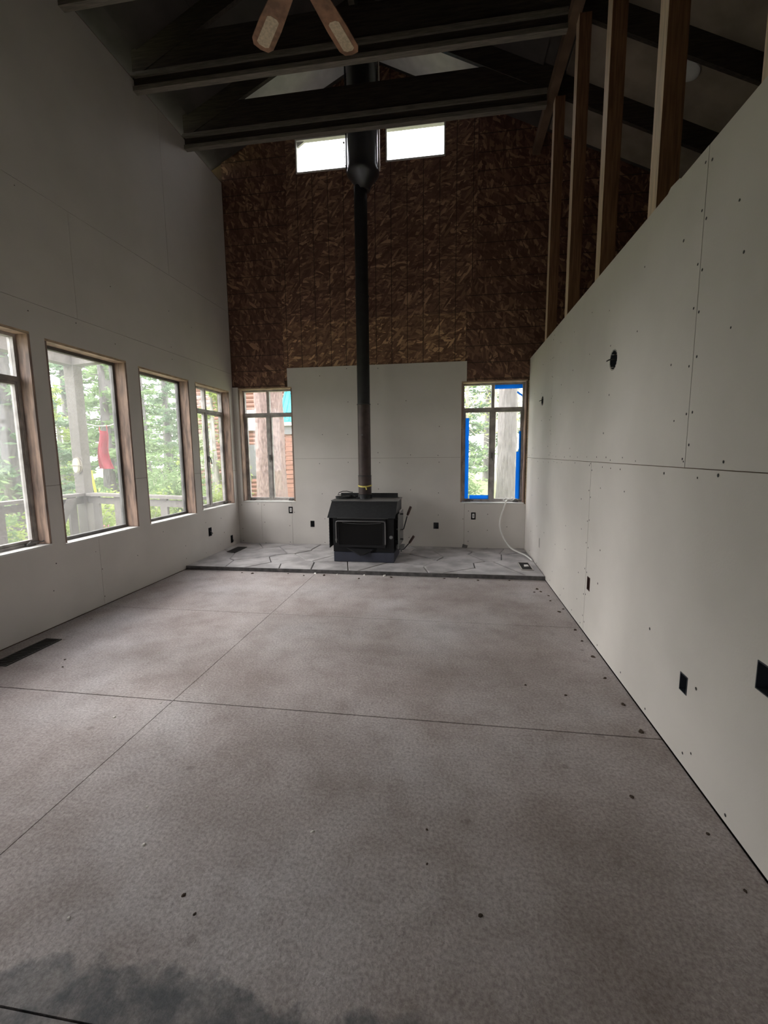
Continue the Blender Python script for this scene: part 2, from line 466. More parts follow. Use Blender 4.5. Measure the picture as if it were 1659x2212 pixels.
def clip(poly, n, d):
    """keep the side n.p <= d of a 2-D polygon"""
    out = []
    for i in range(len(poly)):
        p, q = poly[i], poly[(i+1) % len(poly)]
        a, b = n[0]*p[0]+n[1]*p[1]-d, n[0]*q[0]+n[1]*q[1]-d
        if a <= 0: out.append(p)
        if a*b < 0:
            t = a/(a-b); out.append((p[0]+(q[0]-p[0])*t, p[1]+(q[1]-p[1])*t))
    return out

# ------------------------------------------------------------------ openings
YR, XE = -8.6, 7.2                     # rear wall, far side of the space behind the studs
LWIN = [(-3.89, -3.03, 0.63, 2.20), (-2.91, -2.06, 0.605, 2.185), (-1.90, -1.055, 0.60, 2.17), (-0.925, -0.10, 0.615, 2.17)]
LWIN_FILL = [(-4.88, -4.03, 0.62, 2.19)]  # unseen window, added to let in more light
BWIN = [(0.085, 0.86, 0.635, 2.215), (3.14, 3.957, 0.635, 2.21)]
UWIN = [(1.02, 1.712, 4.852, 5.25), (2.178, 2.908, 4.88, 5.262)]
LBOX = [(-0.83, -0.755, 0.285, 0.395), (-0.275, -0.215, 0.09, 0.195)]
BBOX = [(0.752, 0.812, 0.478, 0.572), (1.066, 1.124, 0.288, 0.376), (2.788, 2.856, 0.288, 0.374), (3.284, 3.344, 0.420, 0.516)]
RBOX = [(-2.775, -2.715, 0.335, 0.43), (-4.085, -4.027, 0.308, 0.385), (-4.60, -4.47, 0.556, 0.65), (-0.992, -0.955, 0.265, 0.37)]
RROUND = [(-3.0, 1.852, 0.062), (-0.868, 1.848, 0.05)]
def round_holes(y, z, r):
    return [(y-r*a, y+r*a, z-r*b, z+r*b) for a, b in ((0.95, 0.31), (0.8, 0.58), (0.58, 0.8), (0.31, 0.95))]

# ------------------------------------------------------------------ floor
floor = MB().box(-0.18, XE+0.2, YR-0.2, 0.2, -0.12, -0.012).build('floor', M['joint'])
tag(floor, 'bare worn grey subfloor of large sheets', None, kind='structure')
ys = [0.0, -1.315, -2.607, -3.92, -5.205, -6.50, -7.80, YR]
for j in range(len(ys)-1):
    for (xa, xb) in ((0.0, 1.552), (1.552, W)):
        MB().box(xa+0.002, xb-0.002, ys[j+1]+(.0055, .0042, .0055, .0035, .003, .003, .003)[j], ys[j]-0.0018, -0.012, 0.0).build('floor_sheet', M['floor'], floor)
MB().box(W+0.11, XE, YR, 0, -0.012, 0.0).build('floor_sheet', M['floor'], floor)

# ------------------------------------------------------------------ left wall
holes_l = LWIN + LWIN_FILL + LBOX
wall_left = slab(MB(), FL, YR-0.2, 0.2, -0.1, 4.86, 0.0135, 0.18, holes_l).build('wall_left', M['framing'])
tag(wall_left, 'tall left wall of unpainted drywall with a row of windows', None, kind='structure')
rows = [(0.006, 1.085, [-2.58, -5.0, -7.4]), (1.088, 2.41, [-3.46, -5.9]), (2.413, 3.222, [-2.582, -5.0, -7.4]), (3.225, 4.838, [-1.292, -3.73, -6.2])]
for k, (za, zb, joints) in enumerate(rows):
    e = [0.0] + joints + [YR]
    for i in range(len(e)-1):
        pr = rng.uniform(-0.0012, 0.0008)
        slab(MB(), FL, e[i+1]+0.0016, e[i]-0.0016, za, zb, 0.0 + pr, 0.013, holes_l).build('drywall_sheet', M['drywall'], wall_left)

# ------------------------------------------------------------------ back wall (gable)
holes_b = BWIN + UWIN + BBOX
def gable(mb, u0, u1, v0, v1, w0, w1, holes, drop=0.0):
    for (a, b, c, d) in cells(u0, u1, v0, v1, holes).values():
        poly = [(a, c), (b, c), (b, d), (a, d)]
        poly = clip(poly, (-SL, 1), 5.08-drop)
        poly = clip(poly, (SL, 1), 5.08+SL*W-drop) if poly else poly
        if len(poly) > 2: mb.prism([(p[0], w0, p[1]) for p in poly], (0, w1-w0, 0))
    return mb
holes_bb = BWIN + BBOX + [(a-.05, b+.05, c-.05, d+.16) for a, b, c, d in UWIN]
wall_back = gable(MB(), -0.18, XE+0.2, -0.1, 6.2, 0.026, 0.20, holes_bb).build('wall_back', M['framing'])
tag(wall_back, 'gable end wall of bare strand board behind the stove', None, kind='structure')
def osb(u0, u1, v0, v1, m, proud=0.0):
    g = 0.0016
    o = gable(MB(), u0+g, u1-g, v0+g, v1-g, 0.0135-proud, 0.026, holes_b).build('strand_board', M[m], wall_back)
    return o
osb(0.0, 0.76, 2.10, 3.27, 'osb_v'); osb(0.0, 0.76, 3.27, 4.62, 'osb_v', .002); osb(0.0, 0.88, 4.62, 6.2, 'osb_v')
osb(0.76, 3.185, 2.30, 2.625, 'osb_w', .001); osb(0.76, 3.185, 2.625, 3.06, 'osb_w', .003); osb(0.76, 3.185, 3.06, 3.44, 'osb_h', .002)
osb(0.76, 3.30, 3.44, 3.83, 'osb_h', .001); osb(0.76+.11, 3.30, 3.83, 4.64, 'osb_h', .004)
osb(0.76, 0.87, 3.83, 4.62, 'osb_v'); osb(0.88, 3.30, 4.64, 6.2, 'osb_h', .002)
osb(3.185, 4.9, 2.18, 3.44, 'osb_v', -.001); osb(3.30, 4.9, 3.44, 4.66, 'osb_v'); osb(3.30, 4.9, 4.66, 6.2, 'osb_v', .001)
osb(4.9, XE, 0.0, 2.5, 'osb_v'); osb(4.9, XE, 2.5, 4.9, 'osb_v'); osb(W+.12, 4.9, 0, 2.18, 'osb_v')
def bdry(u0, u1, v0, v1, w0=0.0, w1=0.013):
    slab(MB(), FB, u0+.0014, u1-.0014, v0+.0012, v1-.0012, w0, w1, holes_b).build('drywall_sheet', M['drywall'], wall_back)
bdry(0.80, 3.205, 1.243, 2.462, -0.001); bdry(0.80, 3.195, 0.03, 1.243)
bdry(0.0, 0.345, 0.02, 0.632); bdry(0.345, 0.80, 0.02, 0.632)
bdry(0.0, 0.082, 0.632, 2.23)
bdry(3.195, W, 0.02, 0.633)
# fill behind boards below
for (a, b, c, d) in ((0.0, 0.80, 1.0, 2.10),):
    pass

# ------------------------------------------------------------------ right wall: half-height drywall, open studs above
holes_r = RBOX + [h for p in RROUND for h in round_holes(*p)]
wall_right = slab(MB(), FR, YR, 0.0, -0.01, 2.44, 0.0135, 0.105, holes_r).build('wall_right', M['framing'])
tag(wall_right, 'right wall with drywall below and open studs above', None, kind='structure')
for (ya, yb) in ((0.0, -2.67), (-2.67, -5.30), (-5.30, YR)):
    slab(MB(), FR, yb+.0014, ya-.0014, 0.008, 1.232, rng.uniform(-.0006, .0008), 0.013, holes_r).build('drywall_sheet', M['drywall'], wall_right)
for (ya, yb) in ((0.0, -1.322), (-1.322, -3.928), (-3.928, -6.53), (-6.53, YR)):
    slab(MB(), FR, yb+.0014, ya-.0014, 1.2355, 2.462, rng.uniform(-.0014, .0004), 0.013, holes_r).build('drywall_sheet', M['drywall'], wall_right)
MB().prism([(W-.0008, -3.58, 2.455), (W-.0008, -3.72, 2.455), (W-.0008, -3.70, 2.470), (W-.0008, -3.62, 2.476)], (0.006, 0, 0)).build('torn_paper_edge', M['drywall'], wall_right)
for y in (-0.80, -1.645, -2.49, -3.34, -4.19, -5.04, -5.89, -6.74, -7.59):
    o = MB().box(W+.013, W+.108, y-.096, y, 2.44, 4.765).build('stud', M['stud'], wall_right, bevel=0.003)
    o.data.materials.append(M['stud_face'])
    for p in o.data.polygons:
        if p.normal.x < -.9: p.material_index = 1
MB().box(W-.055, W+.03, YR, -0.02, 4.765, 4.86).build('top_plate', M['framing'], wall_right)
# screw heads over the drywall
def disc(mb, p, n, r):
    mb.lathe([(r, 0.0), (r*0.7, 0.0008)], p, 8, n)
sc = MB()
r2 = random.Random(3)
for y in [-.4-.42*k for k in range(15)]:
    for z in (0.12, 0.42, 0.72, 1.02, 1.40, 1.68, 1.96, 2.22):
        if r2.random() < 0.72:
            disc(sc, (W-.0005, y+r2.uniform(-.05, .05), z+r2.uniform(-.07, .07)), (-1, 0, 0), r2.uniform(.0045, .008))
for y0 in [-.2-.16*k for k in range(40)]:
    for z in (1.205, 1.262):
        if r2.random() < 0.6: disc(sc, (W-.0005, y0+r2.uniform(-.05, .05), z+r2.uniform(-.012, .012)), (-1, 0, 0), r2.uniform(.004, .0075))
for yj, za, zb in ((-1.322, 1.3, 2.4), (-3.928, 1.3, 2.4), (-2.67, .1, 1.2)):
    for k in range(7):
        z = za+(zb-za)*k/6
        for s in (-.022, .022): disc(sc, (W-.0005, yj+s+r2.uniform(-.006, .006), z+r2.uniform(-.03, .03)), (-1, 0, 0), .0062)
for y0 in [-.9-.35*k for k in range(16)]:
    disc(sc, (W-.0005, y0+r2.uniform(-.06, .06), 0.05+r2.uniform(-.015, .02)), (-1, 0, 0), .006)
tag(sc.build('screw_heads', M['screw'], wall_right), kind='stuff')
sc = MB()
for y in [-.5-.42*k for k in range(13)]:
    for z in (0.1, 0.3, 0.5):
        if r2.random() < 0.7: disc(sc, (0.0005, y+r2.uniform(-.06, .06), z+r2.uniform(-.05, .05)), (1, 0, 0), r2.uniform(.004, .007))
    for z in (2.35, 2.5, 2.8, 3.2):
        if r2.random() < 0.4: disc(sc, (0.0005, y, z+r2.uniform(-.05, .05)), (1, 0, 0), .005)
tag(sc.build('screw_heads', M['screw'], wall_left), kind='stuff')
sc = MB()
for x in (.85, 1.25, 1.65, 2.05, 2.45, 2.85, 3.15):
    for z in (.12, .45, .78, 1.2, 1.29, 1.6, 1.95, 2.38):
        if r2.random() < 0.7: disc(sc, (x+r2.uniform(-.03, .03), -.0018, z+r2.uniform(-.05, .05)), (0, -1, 0), .0055)
for x in (.05, .3, .39, .76, 3.25, 3.5, 3.75):
    for z in (.08, .3, .55):
        if r2.random() < 0.8: disc(sc, (x, -.0004, z+r2.uniform(-.06, .06)), (0, -1, 0), .0055)
tag(sc.build('screw_heads', M['screw'], wall_back), kind='stuff')

# ------------------------------------------------------------------ rear wall and far side wall (out of frame)
RW = (1.35, 2.25, 0.05, 2.1)
wall_rear = slab(MB(), lambda u, v, w_: (u, YR-w_, v), -0.18, XE+0.2, -0.1, 6.2, 0.0, 0.18, [RW]).build('wall_rear', M['drywall'])
tag(wall_rear, 'rear wall behind the camera with a wide opening', None, kind='structure')
wall_side = MB().box(XE, XE+0.18, YR, 0.2, -0.1, 3.7).build('wall_side', M['osb_v'])
tag(wall_side, 'outer wall of the dark space behind the studs', None, kind='structure')

# ------------------------------------------------------------------ ceiling: roof deck, rafters, ties
XL, XR = -0.45, XE+0.4
ceil = MB()
for (xa, xb) in ((XL, RIDGE), (RIDGE, XR)):
    ceil.prism([(xa, YR-.3, deck_z(xa)), (xb, YR-.3, deck_z(xb)), (xb, YR-.3, deck_z(xb)+.12), (xa, YR-.3, deck_z(xa)+.12)], (0, -YR+.5, 0))
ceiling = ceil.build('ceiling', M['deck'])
tag(ceiling, 'dark open gable roof with ties and rafters', None, kind='structure')
D = 0.235
ty = [-0.81-0.82*k for k in range(10)]
for y in ty:
    for (xa, xb) in ((0.0, RIDGE), (RIDGE, XE)):
        MB().prism([(xa, y-.02, deck_z(xa)-D), (xb, y-.02, deck_z(xb)-D), (xb, y-.02, deck_z(xb)), (xa, y-.02, deck_z(xa))], (0, .04, 0)).build('rafter', M['rafter'], ceiling)
MB().box(RIDGE-.03, RIDGE+.03, YR, 0.0, 5.74, 6.02).build('ridge_beam', M['rafter'], ceiling)
for y in ty:
    t = MB().box(-.02, 3.925, y-.008, y+.008, 4.775, 4.85).build('tie_joist', M['rafter'], ceiling)
    MB().box(-.02, 3.925, y-.03, y+.03, 4.85, 4.892).build('top_flange', M['flange'], t)
    MB().box(-.02, 3.925, y-.03, y+.03, 4.735, 4.775).build('bottom_flange', M['flange'], t)
    za, zb = 4.892, 5.165
    MB().prism([(.02, y-.012, za), (3.96, y-.012, za), (W-(zb-4.845)/SL, y-.012, zb), ((zb-4.845)/SL, y-.012, zb)], (0, .02, 0)).build('collar_board', M['rafter'], ceiling)
# boards between the rafters; the pale ones paint window light on the roof
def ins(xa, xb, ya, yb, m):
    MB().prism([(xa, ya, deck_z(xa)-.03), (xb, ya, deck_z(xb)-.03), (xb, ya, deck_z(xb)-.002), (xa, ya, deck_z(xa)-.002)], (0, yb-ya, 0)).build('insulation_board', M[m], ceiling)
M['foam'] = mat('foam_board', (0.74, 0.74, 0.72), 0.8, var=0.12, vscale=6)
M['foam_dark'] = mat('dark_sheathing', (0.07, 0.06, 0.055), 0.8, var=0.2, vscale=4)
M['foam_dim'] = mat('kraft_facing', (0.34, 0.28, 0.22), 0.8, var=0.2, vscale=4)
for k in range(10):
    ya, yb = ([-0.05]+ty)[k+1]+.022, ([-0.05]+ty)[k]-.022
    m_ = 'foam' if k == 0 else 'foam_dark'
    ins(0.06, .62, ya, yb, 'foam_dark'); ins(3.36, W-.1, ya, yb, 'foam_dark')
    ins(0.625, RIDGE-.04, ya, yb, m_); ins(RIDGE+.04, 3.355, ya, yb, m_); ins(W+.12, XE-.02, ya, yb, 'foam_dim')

# ------------------------------------------------------------------ windows
def ring(mb, fn, u0, u1, v0, v1, t, w0, w1):
    return slab(mb, fn, u0, u1, v0, v1, w0, w1, [(u0+t, u1-t, v0+t, v1-t)])
def liner(root, fn, u0, u1, v0, v1, w1=0.105, t=0.018):
    mb = lambda: MB()
    for (a, b) in ((u0, u0+t), (u1-t, u1)):
        slab(mb(), fn, a, b, v0+t, v1-t, 0.002, w1).build('jamb_board', M['jamb'], root)
    slab(mb(), fn, u0, u1, v1-t, v1, 0.002, w1).build('head_board', M['head'], root)
    slab(mb(), fn, u0, u1, v0, v0+t*0.8, -0.002, w1).build('sill_board', M['sill'], root)
def rail3(fn, pts): return [fn(*p) for p in pts]
WN = [0]
def window_root(fn, u0, u1, v0, v1, label):
    WN[0] += 1
    return thing('window_%d' % WN[0], fn((u0+u1)/2, v0, 0.1), label, None, None, 'structure')
def casement(fn, u0, u1, v0, v1, label, um=None, flip=1):
    root = window_root(fn, u0, u1, v0, v1, label)
    t = 0.018
    liner(root, fn, u0, u1, v0, v1)
    a, b, c, d = u0+t, u1-t, v0+t*.8, v1-t
    um = um if um is not None else (a+b)/2
    f = 0.022
    ring(MB(), fn, a, b, c, d, f, 0.10, 0.15).build('frame', M['steel'], root)
    vt = 1.862
    slab(MB(), fn, a+f, b-f, vt-.017, vt+.02, 0.095, 0.15).build('transom_bar', M['steel'], root)
    slab(MB(), fn, um-.019, um+.019, vt+.02, d-f, 0.10, 0.15).build('mullion', M['steel'], root)
    slab(MB(), fn, um-.02, um+.02, c+f, vt-.017, 0.10, 0.15).build('mullion', M['steel'], root)
    for (p, q) in ((a+f, um-.019), (um+.019, b-f)):
        slab(MB(), fn, p, q, vt+.02, d-f, 0.124, 0.127).build('pane', M['glass'], root)
    for (p, q) in ((a+f, um-.02), (um+.02, b-f)):
        s_ = ring(MB(), fn, p+.001, q-.001, c+f+.001, vt-.018, 0.019, 0.106, 0.142).build('sash', M['steel'], root)
        slab(MB(), fn, p+.02, q-.02, c+f+.02, vt-.037, 0.124, 0.127).build('pane', M['glass'], s_)
    zl = (c+vt)/2
    mb = MB()
    slab(mb, fn, um-.014, um+.014, zl-.03, zl+.045, 0.088, 0.10)
    mb.tube(rail3(fn, [(um-.004, zl+.03, .08), (um+.004, zl, .07), (um+.012*flip, zl-.06, .068)]), .006, 6)
    mb.build('latch', M['steel_dark'], root)
    for uu, dr in ((a+.06, 1), (b-.10, 1)):
        mb = MB()
        slab(mb, fn, uu-.012, uu+.055, c+.002, c+.018, 0.075, 0.10)
        mb.tube(rail3(fn, [(uu, c+.018, .085), (uu+.01, c+.034, .07), (uu+.05*dr, c+.03, .055), (uu+.085*dr, c+.022, .05), (uu+.095*dr, c+.03, .045)]), .0055, 6)
        mb.build('crank', M['steel_dark'], root)
    return root
def fixed(fn, u0, u1, v0, v1, label):
    root = window_root(fn, u0, u1, v0, v1, label)
    t = 0.018
    liner(root, fn, u0, u1, v0, v1, 0.115)
    a, b, c, d = u0+t, u1-t, v0+t*.8, v1-t
    ring(MB(), fn, a, b, c, d, 0.026, 0.112, 0.15).build('frame', M['steel_dark'], root)
    slab(MB(), fn, a+.02, b-.02, c+.02, d-.02, 0.128, 0.132).build('pane', M['glass'], root)
    return root
casement(FL, *LWIN[0], 'nearest left-wall window, steel casement cut by the photo edge')
fixed(FL, *LWIN[1], 'wide left-wall window with one large pane looking at the porch post')
fixed(FL, *LWIN[2], 'third left-wall window, one pane full of green trees')
casement(FL, *LWIN[3], 'left-wall steel casement beside the corner', um=-0.545)
casement(FB, *BWIN[0], 'back-wall steel casement left of the stove', um=0.47)
casement(FB, *BWIN[1], 'back-wall steel casement edged with blue tape', um=3.545)
for wdw in LWIN_FILL: fixed(FL, *wdw, 'left-wall window beside the camera, out of view')
def clerestory(u0, u1, v0, v1, label, corner=False):
    root = window_root(FB, u0, u1, v0, v1, label)
    ring(MB(), FB, u0, u1, v0, v1, 0.016, 0.0, 0.06).build('frame', M['sill'], root)
    slab(MB(), FB, u0+.014, u1-.014, v0+.014, v1-.014, 0.045, 0.049).build('pane', M['glass_clear'], root)
    return root
c1 = clerestory(*UWIN[0], 'left upper window high under the gable, with a pull chain')
MB().prism([(1.04, 0.03, 5.232), (1.13, 0.03, 5.232), (1.04, 0.03, 5.175)], (0, .03, 0)).build('corner_block', M['sill'], c1)
ch = MB()
cp = [(1.655, -.01, 5.14), (1.657, -.012, 5.11), (1.66, -.012, 5.05), (1.663, -.012, 4.98), (1.668, -.012, 4.90), (1.675, -.012, 4.86)]
ch.tube(cp[2:], .004, 6)
ch.lathe([(.008, 0), (.012, .012), (.004, .026)], (1.655, -.012, 5.13), 8)
for k in range(10):
    a0, a1 = 2*math.pi*k/10, 2*math.pi*(k+1)/10
    ch.tube([(1.659+.010*math.cos(a0), -.012, 5.064+.013*math.sin(a0)), (1.659+.010*math.cos(a1), -.012, 5.064+.013*math.sin(a1))], .0035, 5)
ch.build('pull_chain', M['steel_dark'], c1)
clerestory(*UWIN[1], 'right upper window high under the gable, beside the chimney')
# unseen opening added behind the camera for fill light
dr = thing('door_1', (2.05, YR-.1, 0.05), 'wide glazed doors behind the camera', None, None, 'structure')
FRR = lambda u, v, w_: (u, YR-w_, v)
for (p, q) in ((RW[0], 1.8), (1.8, RW[1])):
    lf = ring(MB(), FRR, p+.005, q-.005, RW[2], RW[3]-.005, .07, .06, .11).build('door_leaf', M['sill'], dr)
    slab(MB(), FRR, p+.07, q-.07, RW[2]+.065, RW[3]-.07, .083, .087).build('pane', M['glass_clear'], lf)

# ------------------------------------------------------------------ trim strips
tr = MB().box(W-.012, W-.001, -0.012, -0.001, 0.64, 2.2).build('trim_1', M['head'])
tag(tr, 'thin raw wood strip in the corner beside the taped window', None, kind='structure')

# ------------------------------------------------------------------ hearth of irregular flagstones
hearth = thing('stone_hearth', (W/2, -0.675, 0.0), 'low grey flagstone hearth along the back wall under the stove', 'hearth')
MB().box(0.0, W-.002, -1.335, -0.002, 0.0, 0.026).build('bed', M['mortar'], hearth)
MB().box(0.0, W-.002, -1.352, -1.334, 0.0, 0.040).build('edge_strip', M['mortar'], hearth, bevel=0.003)
r3 = random.Random(21)
seeds = []
tries = 0
while len(seeds) < 34 and tries < 4000:
    tries += 1
    p = (r3.uniform(.03, W-.03), r3.uniform(-1.31, -.02))
    if all(((p[0]-q[0])*.75)**2+(p[1]-q[1])**2 > .20**2 for q in seeds): seeds.append(p)
holes_h = [(0.12, 0.27, -0.63, -0.33), (3.785, 3.90, -1.13, -0.81)]
for i, s0 in enumerate(seeds):
    poly = [(0.004, -1.333), (W-.006, -1.333), (W-.006, -.004), (0.004, -.004)]
    for j, s1 in enumerate(seeds):
        if i == j: continue
        n = (s1[0]-s0[0], s1[1]-s0[1]); l = math.hypot(*n); n = (n[0]/l, n[1]/l)
        mid = ((s0[0]+s1[0])/2*n[0]+(s0[1]+s1[1])/2*n[1])
        poly = clip(poly, n, mid-.0045)
        if len(poly) < 3: break
    if len(poly) < 3: continue
    top = 0.041+r3.uniform(-.004, .003)
    tilt = (r3.uniform(-.006, .006), r3.uniform(-.006, .006))
    mb = MB(); n = len(poly)
    zt = [top+(p[0]-s0[0])*tilt[0]+(p[1]-s0[1])*tilt[1] for p in poly]
    ins_ = [(p[0]+(s0[0]-p[0])*.03, p[1]+(s0[1]-p[1])*.03) for p in poly]
    vs = [(p[0], p[1], .02) for p in poly] + [(p[0], p[1], z-.005) for p, z in zip(poly, zt)] + [(p[0], p[1], z) for p, z in zip(ins_, zt)]
    fs = [tuple(range(n))[::-1], tuple(range(2*n, 3*n))]
    for k in range(n):
        q = (k+1) % n
        fs += [(k, q, n+q, n+k), (n+k, n+q, 2*n+q, 2*n+k)]
    mb.add(vs, fs).build('flagstone', M['stone'], hearth)
HZ = 0.043

# ------------------------------------------------------------------ wood stove
SX = 1.985
st = thing('wood_stove', (SX, -0.65, HZ), 'black steel wood stove with a sloped hood on the flagstone hearth', 'stove')
def part(name, mb, m, parent=st, **k): return mb.build(name, M[m], parent, **k)
part('plinth', MB().box(1.655, 2.372, -.955, -.40, HZ, .155), 'stove_blue', bevel=.004)
part('body', MB().box(1.645, 2.368, -.93, -.36, .155, .60), 'stove_dark', bevel=.004)
hood = MB().prism([(1.59, -.985, .566), (1.59, -.76, .738), (1.59, -.33, .738), (1.59, -.33, .60), (1.59, -.93, .60)], (.80, 0, 0))
part('hood', hood, 'stove', bevel=.003)
part('top_plate', MB().box(1.582, 2.402, -.765, -.33, .738, .749), 'stove_grey', bevel=.002)
part('rear_shield', MB().box(1.60, 2.345, -.332, -.322, .738, .80), 'stove')
# left shield with louvres
ls = part('side_shield', MB().box(1.596, 1.602, -.93, -.38, .20, .56), 'stove')
for k in range(8): MB().box(1.588, 1.597, -.915, -.86, .235+k*.038, .242+k*.038).build('louvre', M['stove_grey'], ls)
rs = part('side_shield', MB().box(2.412, 2.418, -.90, -.38, .20, .60), 'stove_grey')
for z in (.585, .28):
    MB().box(2.418, 2.455, -.73, -.71, z-.008, z+.008).build('bracket', M['stove'], rs)
part('shield_spacer', MB().box(2.368, 2.412, -.80, -.78, .52, .545), 'stove')
part('shield_spacer', MB().box(2.368, 2.412, -.80, -.78, .25, .275), 'stove')
# door
door = part('door', ring(MB(), FB, 1.69, 2.272, .215, .552, .03, -.955, -.93), 'stove_dark', bevel=.003)
MB().box(1.72, 2.242, -.944, -.936, .245, .522).build('glass', M['stove_glass'], door)
MB().tube([(1.690, -.962, .27), (1.690, -.964, .50), (1.695, -.966, .52), (1.71, -.967, .527), (2.25, -.967, .527), (2.268, -.966, .52), (2.272, -.964, .50), (2.272, -.962, .255)], .0075, 8).build('door_bar', M['stove_grey'], door, smooth=True)
arc = [(1.76+.46*t, -.947, .506-.012*math.sin(math.pi*t)) for t in [k/10 for k in range(11)]]
MB().tube(arc, .003, 5).build('glass_edge', M['stove_grey'], door)
MB().box(1.678, 1.70, -.965, -.945, .29, .315).build('hinge', M['stove_grey'], door)
part('ledge', MB().box(1.70, 2.30, -.95, -.925, .556, .563), 'stove_grey')
part('air_knob', MB().lathe([(.006, 0), (.006, .02), (.019, .024), (.022, .034), (.016, .042)], (2.340, -.932, .335), 14, (0, -1, .25)), 'stove_grey', smooth=True)
lip = MB()
lip.prism([(1.78, -.93, .225), (2.17, -.93, .205), (2.02, -1.005, .145), (1.975, -1.005, .14)], (0, 0, -.012))
part('ash_lip', lip, 'stove_dark')
part('flue_collar', MB().lathe([(.086, 0), (.086, .05), (.080, .055)], (1.952, -.50, .749), 24), 'pipe', smooth=True)
def handle(pts, grip):
    h = part('handle', MB().tube(pts, .0065, 8), 'stove', smooth=True)
    g0, g1 = Vector(grip[0]), Vector(grip[1])
    d = (g1-g0)
    MB().tube([g0, g0+d*.15, g0+d*.85, g1], [.010, .0155, .0155, .013], 10).build('grip', M['grip'], h, smooth=True)
    MB().tube([g1, g1+d*.06], [.0125, .008], 10).build('grip_cap', M['grip_end'], h)
handle([(2.372, -.70, .395), (2.445, -.70, .392), (2.458, -.70, .40), (2.50, -.70, .555)], ((2.503, -.70, .565), (2.545, -.70, .675)))
handle([(2.40, -.70, .15), (2.455, -.70, .15), (2.47, -.70, .165), (2.52, -.70, .222)], ((2.523, -.70, .225), (2.583, -.70, .318)))
part('catch', MB().box(2.398, 2.418, -.72, -.69, .425, .45).box(2.372, 2.43, -.72, -.68, .385, .40), 'stove_grey', bevel=.002)
br = MB().box(2.368, 2.43, -.75, -.66, .165, .20).box(2.425, 2.465, -.76, -.64, .175, .205).box(2.418, 2.435, -.71, -.69, .12, .18)
part('ash_drawer_bracket', br, 'stove_grey', bevel=.002)

# ------------------------------------------------------------------ flue
fl = thing('flue_pipe', (1.952, -.5, .80), 'tall black flue pipe rising from the stove to the roof', 'flue')
PX, PY = 1.952, -.5
def pipe(z0, z1, r, m, name): return MB().lathe([(r, z0), (r, z1)], (PX, PY, 0), 28, cap=True).build(name, M[m], fl, smooth=True)
pipe(.80, 1.03, .081, 'pipe_brown', 'pipe_section')
pipe(1.03, 1.90, .078, 'pipe_brown', 'pipe_section')
pipe(1.90, 3.15, .0765, 'pipe', 'pipe_section')
pipe(3.15, 4.34, .0755, 'pipe', 'pipe_section')
for z in (1.03, 1.90, 3.15):
    MB().lathe([(.078, z-.006), (.0835, z-.004), (.0835, z+.004), (.078, z+.006)], (PX, PY, 0), 28).build('pipe_seam', M['pipe'], fl, smooth=True)
MB().lathe([(.0765, 4.30), (.085, 4.33), (.11, 4.38), (.165, 4.44), (.185, 4.47), (.185, 4.50)], (1.985, PY, 0), 32).build('chimney_cone', M['chimney'], fl, smooth=True)
MB().lathe([(.172, 4.50), (.172, 5.95)], (1.985, PY, 0), 32).build('chimney_pipe', M['chimney'], fl, smooth=True)
MB().lathe([(.178, 4.50), (.178, 4.53)], (1.985, PY, 0), 32).build('chimney_band', M['chimney'], fl, smooth=True)
MB().box(2.17, 2.182, -.52, -.48, 4.50, 5.62).build('support_strap', M['fascia'], fl)  # white strip paints the lit right edge of the chimney
MB().box(1.79, 1.80, -.52, -.48, 4.50, 5.62).build('support_strap', M['chimney'], fl)
MB().lathe([(.010, 0), (.010, .006)], (PX-.01, PY-.077, 1.53), 10, (0, -1, 0)).build('damper_knob', M['stove_grey'], fl)

rb = MB()
for k in range(24):
    a0, a1 = 2*math.pi*k/24, 2*math.pi*(k+1)/24
    r = .0845
    z0, z1 = .905+.006*math.cos(a0*2), .905+.006*math.cos(a1*2)
    for (aa, zz) in ((a0, z0),):
        rb.add([(PX+r*math.cos(a0), PY+r*math.sin(a0), z0-.009), (PX+r*math.cos(a1), PY+r*math.sin(a1), z1-.009), (PX+r*math.cos(a1), PY+r*math.sin(a1), z1+.009), (PX+r*math.cos(a0), PY+r*math.sin(a0), z0+.009),
                (PX+(r+.002)*math.cos(a0), PY+(r+.002)*math.sin(a0), z0-.009), (PX+(r+.002)*math.cos(a1), PY+(r+.002)*math.sin(a1), z1-.009), (PX+(r+.002)*math.cos(a1), PY+(r+.002)*math.sin(a1), z1+.009), (PX+(r+.002)*math.cos(a0), PY+(r+.002)*math.sin(a0), z0+.009)],
               [(0, 1, 5, 4), (3, 7, 6, 2), (4, 5, 6, 7), (0, 3, 2, 1)])
rib = thing('yellow_ribbon', (PX, PY, .90), 'yellow ribbon tied around the bottom of the flue pipe', 'ribbon')
rb.build('band', M['ribbon'], rib)
MB().lathe([(.006, 0), (.011, .006), (.006, .012)], (PX+.022, PY-.088, .90), 8, (0, -1, 0)).build('knot', M['ribbon'], rib)
MB().prism([(PX+.02, PY-.092, .90), (PX+.035, PY-.093, .895), (PX+.045, PY-.095, .865), (PX+.03, PY-.096, .860)], (0, -.002, 0)).build('tail', M['ribbon'], rib)
MB().prism([(PX+.022, PY-.091, .903), (PX+.07, PY-.075, .918), (PX+.066, PY-.077, .905)], (0, -.002, 0)).build('tail', M['ribbon'], rib)

